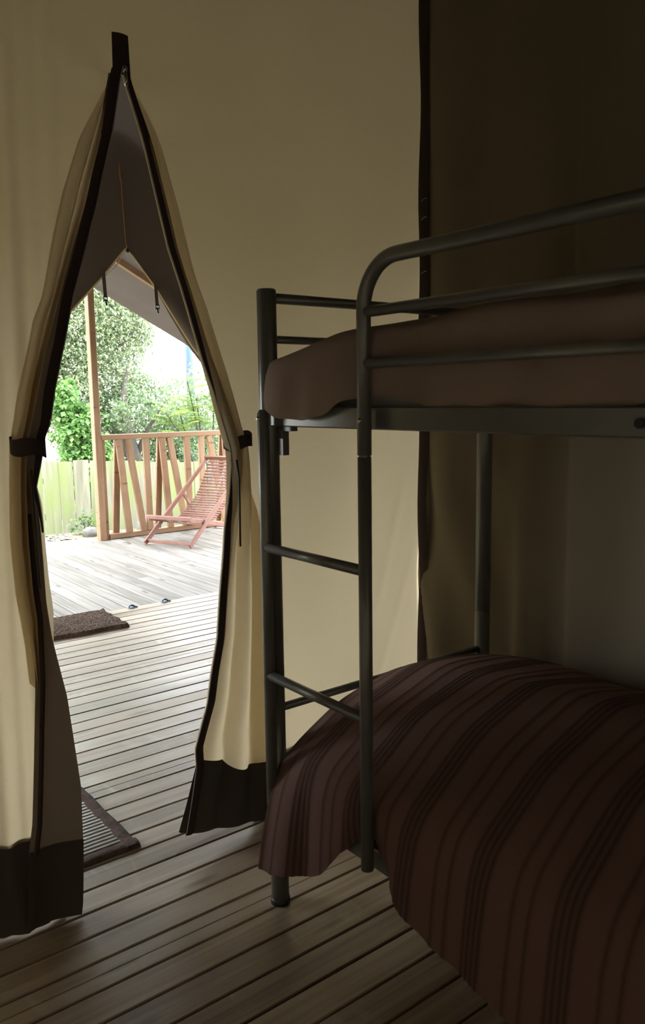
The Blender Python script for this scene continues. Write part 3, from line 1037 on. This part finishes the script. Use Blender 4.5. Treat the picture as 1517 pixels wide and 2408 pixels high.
for x, yy in ((BX0, BY1), (BX1, BY1), (BX0, BY0), (BX1, BY0)):
    bpart(post(x, yy), 'post')
    o = bpart(MB().lathe([(0, -0.0), (PR + 0.002, 0.0), (PR + 0.002, 0.014), (PR, 0.016)], 20, (x, yy, 0.0005)), 'foot_cap', 'black')
for yy in (BY1, BY0):
    for z, r in ((1.558, 0.0125), (1.461, 0.0095), (0.535, 0.0105), (0.40, 0.0095)):
        bpart(MB().tube([(BX0 + 0.01, yy, z), (BX1 - 0.01, yy, z)], r, 14), 'end_bar')
for x in (BX0, BX1):
    for z in (1.278, 0.31):
        b = MB().beam((x, BY0 + 0.02, z), (x, BY1 - 0.02, z), 0.047, 0.022, (0, 0, 1), 0.003)
        s = 1 if x == BX0 else -1
        b.beam((x + s * 0.02, BY0 + 0.02, z - 0.018), (x + s * 0.02, BY1 - 0.02, z - 0.018), 0.004, 0.03, (0, 0, 1))
        bpart(b, 'side_rail')
for z in (1.264, 0.296):
    for k in range(12):
        yy = BY0 + 0.12 + k * 0.155
        bpart(MB().beam((BX0 + 0.012, yy, z), (BX1 - 0.012, yy, z), 0.05, 0.008, (0, 1, 0), 0.001), 'base_slat')
# bracket under the corner, bolts
b = MB().box((BX0 + 0.012, BY1 - 0.075, 1.243), (BX0 + 0.030, BY1 - 0.015, 1.256))
b.box((BX0 + 0.008, BY1 - 0.042, 1.19), (BX0 + 0.028, BY1 - 0.018, 1.246))
b.box((BX0 + 0.004, BY1 - 0.050, 1.185), (BX0 + 0.022, BY1 - 0.032, 1.225))
bpart(b, 'bracket')
LX, LYA, LYB = 1.064, 1.604, 1.236
LR = 0.0142
for yy in (LYA, LYB):
    o = bpart(MB().blob((LX - LR - 0.001, yy - 0.002, 1.274), (0.005, 0.006, 0.006)), 'bolt', 'chrome')
bpart(MB().lathe([(0, 0.0)] + [(0.010, 0.0), (0.012, -0.006), (0.0, -0.012)], 12, (1.82, BY1 - 0.07, 1.252)), 'bolt')
b = MB().tube([(BX0 - 0.011, 0.646, 1.277), (BX0 - 0.017, 0.646, 1.277)], 0.008, 12)
bpart(b, 'bolt', 'black')
# ladder
b = MB().tube([(LX, LYA, 0.298), (LX, LYA, 1.286), (LX, LYA, 1.295)], [LR, LR, LR * 0.6], 18)
bpart(b, 'ladder_rail')
b = MB().tube([(LX, LYB, 0.298), (LX, LYB, 1.200)], LR, 18)
b.tube([(LX, LYB, 1.200), (LX, LYB, 1.204)], LR - 0.002, 18, False)
bpart(b, 'ladder_rail')
for z in (0.963, 0.640):
    bpart(MB().tube([(LX, LYA, z), (LX, LYB, z)], 0.0118, 16), 'ladder_rung')
# guard rail: bent tube with two straight rails
pts = [(LX, LYB, 1.204), (LX, LYB, 1.48)]
RB = 0.095
for k in range(0, 13):
    a = PI / 2 * k / 12
    pts.append((LX, LYB - RB + RB * math.cos(a), 1.586 - RB + RB * math.sin(a)))
pts.append((LX, 0.0, 1.586))
for k in range(0, 13):
    a = PI / 2 * k / 12
    pts.append((LX, -0.14 - RB * math.sin(a), 1.586 - RB + RB * math.cos(a)))
pts.append((LX, -0.14 - RB, 1.26))
bpart(MB().tube(pts, LR + 0.0004, 18), 'guard_rail')
for z in (1.487, 1.387):
    bpart(MB().tube([(LX, LYB, z), (LX, -0.14 - RB, z)], 0.0108, 14), 'guard_rail')

# mattresses
def rbox(a, b, r=0.03):
    (x0, y0, z0), (x1, y1, z1) = a, b
    mb = MB()
    rings = [(z0, r), (z0 + r * 0.3, r * 0.3), (z0 + r, 0), (z1 - r, 0), (z1 - r * 0.3, r * 0.3), (z1, r)]
    vs = []
    for z, ins in rings:
        vs += [(x0 + ins, y0 + ins, z), (x1 - ins, y0 + ins, z), (x1 - ins, y1 - ins, z), (x0 + ins, y1 - ins, z)]
    n = len(rings)
    fs = [(i * 4 + k, i * 4 + (k + 1) % 4, (i + 1) * 4 + (k + 1) % 4, (i + 1) * 4 + k) for i in range(n - 1) for k in range(4)]
    fs += [(3, 2, 1, 0), tuple((n - 1) * 4 + k for k in range(4))]
    return mb.add(vs, fs)


for z, lab in ((1.270, 'thin mattress on the upper bunk under the brown bedspread'), (0.302, 'thin mattress on the lower bunk under the ribbed bedspread')):
    o = rbox((BX0 + 0.035, BY0 + 0.04, z), (BX1 - 0.035, BY1 - 0.05, z + 0.115)).obj('mattress', M['matt'])
    tag(o, lab, 'mattress')

# upper bedspread
UH = [(1.62, 1.30), (1.57, 1.288), (1.545, 1.277), (1.45, 1.270), (1.37, 1.285), (1.3, 1.312), (1.22, 1.325), (1.16, 1.318), (1.10, 1.302), (1.0, 1.286), (0.85, 1.280), (0.72, 1.292), (0.62, 1.312), (0.5, 1.30), (-0.33, 1.29)]
UT = [(1.62, 1.418), (1.56, 1.424), (1.49, 1.432), (1.40, 1.443), (1.33, 1.455), (1.21, 1.472), (0.98, 1.478), (0.6, 1.485), (0.2, 1.53), (-0.15, 1.54), (-0.33, 1.46)]


def upper(i, j):
    yy = 1.598 - (1.598 + 0.31) * i
    s = math.sqrt(max(0, 1 - (1 - min(1, (1.600 - yy) / 0.014)) ** 2))
    zh, zt = interp(UH, yy), interp(UT, yy)
    out = 0.026 * sstep(1.18, 1.30, yy)
    xs = BX0 - 0.010 - out + 0.006 * math.sin(yy * 23)
    if yy < 1.18:
        xs = BX0 + 0.000 + 0.004 * math.sin(yy * 23)
    # polyline: hem - side - shoulder - crown - far shoulder - far hem
    P = [(0.0, xs, zh), (0.10, xs - 0.004, zh + (zt - zh) * 0.35), (0.20, xs + 0.002, zh + (zt - zh) * 0.76), (0.27, xs + 0.014, zt - 0.008), (0.34, xs + 0.07, zt + 0.008), (0.58, 1.48, zt + 0.025), (0.80, 1.78, zt + 0.008), (0.88, 1.845, zt - 0.03), (1.0, 1.858, 1.305)]
    X = interp([(a, b) for a, b, c in P], j)
    Z = interp([(a, c) for a, b, c in P], j)
    # puckers
    X -= 0.006 * math.sin(yy * 41 + 9 * j + 1.5 * math.sin(yy * 13)) * sstep(0.3, 0.1, j) * s
    Z += 0.005 * math.sin(yy * 19 + X * 11) * sstep(0.25, 0.4, j) * s
    Z += 0.010 * gauss(j - 0.30, 0.025) * math.sin(yy * 14 + 1.0) * s
    X += 0.010 * gauss(j - 0.17, 0.035) * sstep(1.2, 1.0, yy)
    zb = 1.303 if j > 0.15 else zh
    Z = zb + (Z - zb) * s
    if yy > 1.5:
        X = X + (1 - s) * 0.01
    return (X, yy, Z)


def smooth_sheet(fn, nu, nv, it):
    b = MB().sheet(fn, nu, nv)
    a = np.array(b.v).reshape(nu + 1, nv + 1, 3)
    for _ in range(it):
        c = a.copy()
        c[:, 1:-1] = 0.5 * a[:, 1:-1] + 0.25 * (a[:, 2:] + a[:, :-2])
        a = c
        c = a.copy()
        c[1:-1] = 0.5 * a[1:-1] + 0.25 * (a[2:] + a[:-2])
        a = c
    b.v = [tuple(p) for p in a.reshape(-1, 3)]
    return b, a


b, _a = smooth_sheet(upper, 190, 60, 2)
tag(b.obj('bedspread', M['spread2']), 'plain brown bedspread covering the upper bunk', 'bedspread')

# lower bedspread, ribbed cotton
LH = [(1.62, 0.150), (1.56, 0.145), (1.50, 0.160), (1.446, 0.175), (1.40, 0.205), (1.36, 0.255), (1.30, 0.325), (1.24, 0.355), (1.19, 0.320), (1.15, 0.285), (1.093, 0.262), (1.033, 0.236), (0.9, 0.222), (0.83, 0.203), (0.5, 0.16), (-0.33, 0.16)]
LTN = [(1.60, 0.435), (1.50, 0.46), (1.3, 0.48), (1.1, 0.49), (0.8, 0.50), (-0.33, 0.50)]      # near shoulder
LTC = [(1.60, 0.562), (1.50, 0.606), (1.40, 0.630), (1.2, 0.655), (0.8, 0.665), (0.2, 0.66), (-0.33, 0.60)]   # crown
LTF = [(1.60, 0.545), (1.45, 0.565), (1.2, 0.578), (0.8, 0.578), (-0.33, 0.55)]   # far shoulder


def lower(i, j):
    yy = 1.595 - (1.595 + 0.31) * i
    zh = interp(LH, yy)
    zn, zc, zf = interp(LTN, yy), interp(LTC, yy), interp(LTF, yy)
    flare = 0.050 * sstep(1.40, 1.55, yy) + 0.022 * sstep(1.22, 1.10, yy)
    wav = 0.012 * math.sin(yy * 26 + 0.7) + 0.006 * math.sin(yy * 61)
    wav *= 0.8 if yy > 1.2 else 0.35
    xh = BX0 - 0.030 - flare + wav
    if 1.17 < yy < 1.32:
        xh += 0.012
    P = [(0.0, xh, zh), (0.12, BX0 - 0.026 - flare * 0.75 + wav * 0.8, zh + (zn - zh) * 0.36), (0.24, BX0 - 0.020 - flare * 0.35 + wav * 0.4, zh + (zn - zh) * 0.70), (0.33, BX0 - 0.002, zn - 0.02), (0.40, BX0 + 0.055, zn + 0.022), (0.50, BX0 + 0.17, zn + (zc - zn) * 0.62), (0.66, 1.48, zc), (0.80, 1.70, zc * 0.55 + zf * 0.45), (0.90, 1.83, zf), (0.95, 1.858, zf - 0.05), (1.0, 1.862, 0.34)]
    X = interp([(a, b) for a, b, c in P], j)
    Z = interp([(a, c) for a, b, c in P], j)
    Z += 0.006 * math.sin(yy * 13 + X * 9) * sstep(0.36, 0.5, j)
    return (X, yy, Z)


NU, NV = 520, 64
b, a = smooth_sheet(lower, NU, NV, 5)
# ribs woven across the bed
def rib(yy):
    h = 0.0
    q = (yy + 0.043) % 0.186
    for c_, hh in ((0.020, 1.0), (0.034, 1.0), (0.048, 1.0), (0.062, 0.9), (0.110, 0.75), (0.146, 0.75)):
        h += hh * gauss(q - c_, 0.0038)
    return h


nrm = np.zeros_like(a)
du = np.gradient(a, axis=0)
dv = np.gradient(a, axis=1)
nrm = np.cross(du, dv)
nrm /= np.linalg.norm(nrm, axis=2, keepdims=True) + 1e-9
if nrm[NU // 2, 40, 2] < 0:
    nrm = -nrm
hh = np.array([rib(1.595 - 1.905 * i / NU) for i in range(NU + 1)])
a = a + nrm * hh[:, None, None] * 0.0030
b.v = [tuple(p) for p in a.reshape(-1, 3)]
spread_ob = b.obj('bedspread', M['spread'])
at = spread_ob.data.attributes.new('weave', 'FLOAT', 'POINT')
at.data.foreach_set('value', np.repeat(np.clip(hh, 0, 1), NV + 1).astype(np.float32))
nt = M['spread'].node_tree
pb = next(n_ for n_ in nt.nodes if n_.type == 'BSDF_PRINCIPLED')
src = pb.inputs['Base Color'].links[0].from_socket
an_ = nd(nt, 'Attribute', attribute_name='weave')
mxw = nd(nt, 'MixRGB', blend_type='MULTIPLY')
nt.links.new(an_.outputs['Fac'], mxw.inputs['Fac'])
nt.links.new(src, mxw.inputs['Color1'])
mxw.inputs['Color2'].default_value = (0.45, 0.42, 0.42, 1)
nt.links.new(mxw.outputs['Color'], pb.inputs['Base Color'])
tag(spread_ob, 'ribbed plum-brown bedspread hanging over the side of the lower bunk', 'bedspread')

# ------------------------------------------------------------------ garden
struct('ground', MB().sheet(lambda i, j: (-40 + 90 * i, -30 + 90 * j, -0.20), 20, 20), M['soil'])
random.seed(5)
gv = MB()
for _ in range(2600):
    x, yy = 1.2 + rnd() * 5.5, 7.55 + rnd() * 1.65
    if yy > 9.12 - max(0, x - 2.9) * 0.30 or math.hypot(x - 4.02, yy - 8.55) < 0.22 or math.hypot(x - 3.42, yy - 8.75) < 0.18:
        continue
    r = 0.012 + rnd() * 0.022
    q = [Vector((rnd() - .5, rnd() - .5, rnd() - .5)) * 0.6 * r for _ in range(6)]
    c = Vector((x, yy, -0.20 + r * 0.3))
    vs = [c + Vector((r, 0, 0)) + q[0], c + Vector((0, r, 0)) + q[1], c + Vector((-r, 0, 0)) + q[2], c + Vector((0, -r, 0)) + q[3], c + Vector((0, 0, r * .7)) + q[4], c + Vector((0, 0, -r * .5)) + q[5]]
    gv.add(vs, [(0, 1, 4), (1, 2, 4), (2, 3, 4), (3, 0, 4), (1, 0, 5), (2, 1, 5), (3, 2, 5), (0, 3, 5)])
tag(gv.obj('gravel', M['gravel']), 'pale gravel strip between terrace and fence', 'gravel', kind='stuff')
for k, (x0, x1) in enumerate(((2.05, 2.58), (2.60, 3.06))):
    b = rbox((x0, 7.62, -0.21), (x1, 7.92, -0.065), 0.02)
    o = b.obj('stone_slab', M['slab'])
    tag(o, ['sandstone edging slab beyond the terrace, farther from the porch post', 'sandstone edging slab beyond the terrace, closest to the porch post'][k], 'slab', 'edging slabs beyond the terrace')
for k, (p, r, wds) in enumerate((((4.02, 8.55, -0.13), (0.13, 0.11, 0.12), 'grey boulder behind the railing at the fence foot'), ((3.42, 8.75, -0.16), (0.10, 0.08, 0.07), 'small grey stone at the fence foot'))):
    tag(MB().blob(p, r, 12, 8, 0.22).obj('boulder', M['stone']), wds, 'stone')

# fence: upright mossy boards
random.seed(21)
fn_ = empty('garden_fence', 'low mossy timber fence of upright boards behind the terrace', 'fence', (4.0, 9.0, -0.2))
FO = (4.0, 9.0, -0.2)
x = -1.0
while x < 9.0:
    wd = 0.145 + rnd() * 0.04
    yy = 9.25 - (x - 2.9) * 0.30 if x > 2.9 else 9.25
    top = 0.655 - max(0, x - 3.0) * 0.045 + (rnd() - 0.5) * 0.03
    tl = (rnd() - 0.5) * 0.02
    dirv = Vector((1, -0.30, 0)).normalized() if x > 2.9 else Vector((1, 0, 0))
    c = Vector((x + wd / 2, yy, 0))
    b = MB().beam((c.x, c.y, -0.2), (c.x + tl, c.y, top), wd - 0.004, 0.022, dirv, 0.002)
    sub(b, 'board', M['fence'], fn_, FO)
    x += wd * dirv.x
for z in (0.0, 0.42):
    b = MB().beam((-1.0, 9.29, z), (2.9, 9.29, z), 0.07, 0.04, (0, 0, 1))
    sub(b, 'fence_rail', M['fence'], fn_, FO)
    b = MB().beam((2.9, 9.29, z), (9.0, 7.46, z), 0.07, 0.04, (0, 0, 1))
    sub(b, 'fence_rail', M['fence'], fn_, FO)
sub(MB().beam((3.72, 9.09, -0.2), (3.72, 9.09, 0.655), 0.08, 0.08, (1, 0, 0)), 'fence_post', M['fence'], fn_, FO)
# pot on the fence post
pt = empty('flower_pot', 'terracotta pot with white flowers on a fence post', 'flower pot', (3.72, 9.09, 0.658))
MB().lathe([(0.0, 0), (0.034, 0), (0.046, 0.07), (0.051, 0.07), (0.051, 0.088), (0.044, 0.088), (0.040, 0.075), (0, 0.075)], 18).obj('pot', M['terracotta'], pt)
b = MB()
random.seed(2)
for _ in range(90):
    d = Vector((rnd() - .5, rnd() - .5, rnd() * 0.9))
    leafquad(b, Vector((0, 0, 0.08)) + d * 0.06, d, Vector((rnd(), rnd(), 1)), 0.035, 0.02)
b.obj('foliage', M['leafB'], pt)['kind'] = 'stuff'
b = MB()
for _ in range(26):
    d = Vector((rnd() - .5, rnd() - .5, 0.5 + rnd() * 0.5)).normalized()
    b.blob(Vector((0, 0, 0.09)) + d * 0.085, (0.011, 0.011, 0.008), 6, 4)
b.obj('blossom', M['white'], pt)['kind'] = 'stuff'


# ------------------------------------------------------------------ trees and shrubs
def crown(blobs, n, L, W, clump=0.35, seed=1):
    random.seed(seed)
    b = MB()
    tot = sum(r[0] * r[1] * r[2] for c, r in blobs)
    for c, r in blobs:
        m = int(n * r[0] * r[1] * r[2] / tot)
        nc = max(6, m // 60)
        cl = []
        for _ in range(nc):
            v = Vector((random.gauss(0, 1), random.gauss(0, 1), random.gauss(0, 1))).normalized() * (0.45 + 0.55 * rnd() ** 0.5)
            cl.append(Vector((c[0] + v.x * r[0], c[1] + v.y * r[1], c[2] + v.z * r[2])))
        for k in range(m):
            q = cl[k % nc]
            sp = clump * min(r) * 0.6
            p = q + Vector((random.gauss(0, sp), random.gauss(0, sp), random.gauss(0, sp * 0.8)))
            d = Vector((rnd() - .5, rnd() - .5, rnd() - .65))
            s = 0.7 + rnd() * 0.6
            leafquad(b, p, d, Vector((rnd() - .5, rnd() - .5, 1)), L * s, W * s)
    return b


def tree(name, label, cat, base, trunk_pts, rads, branches, blobs, n, L, W, mat, seed, group=None):
    e = empty(name, label, cat, base, 0, group)
    sub(MB().tube(trunk_pts, rads, 12), 'trunk', M['bark'], e, base)
    for pts, rr in branches:
        sub(MB().tube(pts, rr, 7), 'branch', M['bark'], e, base)
    o = sub(crown(blobs, n, L, W, seed=seed), 'foliage', M[mat], e, base)
    o['kind'] = 'stuff'
    return e


tree('oak_tree', 'tall small-leaved tree with dense pale green crown behind the fence', 'tree', (4.55, 12.4, -0.2),
     [(4.55, 12.4, -0.2), (4.6, 12.4, 0.8), (4.5, 12.45, 1.8), (4.4, 12.5, 3.0), (4.2, 12.6, 4.4)], [0.17, 0.14, 0.12, 0.09, 0.04],
     [([(4.55, 12.42, 1.4), (4.9, 12.0, 1.9), (5.3, 11.8, 2.2), (5.6, 11.7, 2.5)], [0.05, 0.035, 0.02, 0.01]), ([(4.5, 12.45, 1.9), (4.0, 12.1, 2.4), (3.5, 12.0, 2.9)], [0.05, 0.03, 0.012]), ([(4.4, 12.5, 2.6), (4.9, 12.5, 3.3), (5.3, 12.4, 3.9)], [0.05, 0.03, 0.012])],
     [((4.3, 12.4, 3.1), (1.45, 1.2, 1.5)), ((5.25, 12.2, 2.35), (0.62, 0.6, 0.50)), ((4.9, 12.3, 1.75), (0.9, 0.8, 0.7)), ((4.2, 12.2, 1.6), (0.9, 0.8, 0.8)), ((5.35, 12.5, 3.1), (0.75, 0.8, 0.7)), ((5.55, 12.0, 2.75), (0.45, 0.5, 0.5)), ((3.2, 12.4, 2.4), (0.8, 0.8, 1.2))],
     80000, 0.058, 0.035, 'leafA', 4)
tree('ivy_bush', 'bright green ivy mound climbing an old trunk over the fence', 'ivy', (4.35, 11.0, -0.2),
     [(4.35, 11.05, -0.2), (4.37, 11.05, 0.5), (4.2, 11.05, 1.0)], [0.09, 0.08, 0.03], [],
     [((4.15, 10.95, 0.95), (0.28, 0.25, 0.55)), ((4.25, 10.9, 0.45), (0.42, 0.25, 0.40)), ((4.0, 11.0, 1.35), (0.22, 0.2, 0.3))],
     5200, 0.075, 0.062, 'leafB', 9)
tree('shrub', 'grey-green shrub around a leaning grey trunk behind the railing', 'shrub', (5.2, 11.3, -0.2),
     [(5.2, 11.3, -0.2), (5.15, 11.3, 0.45), (5.05, 11.35, 0.95), (5.08, 11.45, 1.3), (5.2, 11.5, 1.8)], [0.14, 0.12, 0.10, 0.06, 0.02],
     [([(5.15, 11.3, 0.4), (5.35, 11.2, 0.9), (5.6, 11.1, 1.3)], [0.05, 0.03, 0.01])],
     [((5.0, 11.0, 1.25), (0.35, 0.25, 0.35)), ((5.55, 11.9, 1.15), (0.75, 0.5, 0.6)), ((4.95, 12.1, 0.9), (0.6, 0.5, 0.5)), ((6.5, 12.0, 0.55), (0.95, 0.5, 0.55)), ((5.6, 11.6, 0.35), (1.0, 0.4, 0.35))],
     21000, 0.058, 0.036, 'leafD', 15)
tree('shrub', 'pale green shrub at the foot of the utility pole behind the railing', 'shrub', (7.1, 12.6, -0.2),
     [(7.1, 12.6, -0.2), (7.1, 12.6, 0.5), (7.15, 12.6, 1.1)], [0.05, 0.04, 0.02], [],
     [((6.95, 12.6, 1.15), (0.7, 0.5, 0.65)), ((7.9, 12.8, 0.8), (0.9, 0.5, 0.8))],
     9000, 0.060, 0.040, 'leafD', 16)
# sumac with feathered fronds
sm = empty('sumac_shrub', 'light green sumac with long feathered fronds behind the railing', 'shrub', (6.1, 10.9, -0.2))
SO = (6.1, 10.9, -0.2)
random.seed(33)
stems = [((6.1, 10.9, -0.2), (6.05, 10.9, 0.8), (5.85, 10.85, 1.62)), ((6.12, 10.9, -0.2), (5.8, 10.8, 0.65), (5.35, 10.6, 1.15)), ((6.15, 10.9, -0.2), (6.3, 10.9, 0.8), (6.35, 10.9, 1.55)), ((6.1, 10.92, -0.2), (5.9, 10.95, 0.6), (5.72, 10.9, 1.2)), ((6.12, 10.95, -0.2), (6.15, 11.0, 0.7), (6.08, 11.0, 1.35)), ((6.15, 10.9, -0.2), (6.5, 10.8, 0.5), (6.7, 10.7, 1.1))]
for s_ in stems:
    sub(MB().tube(s_, [0.018, 0.014, 0.007], 6), 'stem', M['bark'], sm, SO)
for s_ in stems:
    tip, mid = Vector(s_[2]), Vector(s_[1])
    for k in range(13):
        b = MB()
        base = mid.lerp(tip, 0.35 + 0.65 * k / 12)
        a = rnd() * 2 * PI
        d = Vector((math.cos(a), math.sin(a) * 0.7, 0.35 + rnd() * 0.5)).normalized()
        Lf = 0.30 + rnd() * 0.18
        pts = []
        for q in range(9):
            t = q / 8
            pts.append(base + d * Lf * t + Vector((0, 0, -0.30 * Lf * t * t)))
        b.tube(pts, 0.003, 4)
        for q in range(1, 9):
            dd = (pts[q] - pts[q - 1]).normalized()
            sd = dd.cross(Vector((0, 0, 1))).normalized()
            for s2 in (-1, 1):
                for hf in (0.0, 0.5):
                    leafquad(b, pts[q - 1].lerp(pts[q], hf), sd * s2 + dd * 0.45 + Vector((0, 0, -0.25)), Vector((0, 0, 1)), 0.085, 0.026)
        leafquad(b, pts[-1], (pts[-1] - pts[-2]), Vector((0, 0, 1)), 0.08, 0.026)
        sub(b, 'frond', M['leafC'], sm, SO)
# creeper poking through the fence
cr = empty('creeper', 'small creeper growing through a gap in the fence', 'creeper', (3.42, 8.97, -0.2))
random.seed(8)
b = MB()
for _ in range(110):
    p = Vector((random.gauss(0, 0.09), random.gauss(0, 0.02), 0.06 + abs(random.gauss(0.05, 0.08))))
    leafquad(b, p, Vector((rnd() - .5, -rnd(), rnd() - .5)), Vector((rnd() - .5, rnd() - .5, 1)), 0.05, 0.035)
b.obj('foliage', M['leafB'], cr)['kind'] = 'stuff'
MB().tube([(0, 0.02, 0), (0.02, 0, 0.1), (-0.04, 0, 0.2)], 0.004, 5).obj('stem', M['bark'], cr)
# utility pole and white house
lp = empty('utility_pole', 'blue-grey utility pole rising beyond the sumac', 'pole', (7.62, 14.0, -0.2))
MB().tube([(0, 0, 0), (0, 0, 3.0), (0, 0, 6.5)], [0.085, 0.08, 0.06], 14).obj('mast', M['polegrey'], lp)
MB().beam((-0.5, 0, 6.1), (0.5, 0, 6.1), 0.08, 0.08, (0, 0, 1)).obj('crossarm', M['polegrey'], lp)
hs = empty('garden_house', 'white rendered outbuilding far behind the fence', 'building', (4.6, 18.0, -0.2))
MB().box((-1.6, 0, 0), (1.62, 2.5, 2.1)).obj('wall', M['white'], hs)
b = MB().add([(-1.8, -0.2, 2.1), (1.8, -0.2, 2.1), (1.8, 2.7, 2.1), (-1.8, 2.7, 2.1), (-1.8, 1.25, 3.0), (1.8, 1.25, 3.0)], [(0, 1, 5, 4), (2, 3, 4, 5), (1, 2, 5), (3, 0, 4), (3, 2, 1, 0)])
b.obj('roof', M['rooftile'], hs)
MB().box((0.5, -0.03, 0.0), (1.1, 0.0, 0.9)).obj('door', M['rooftile'], hs)
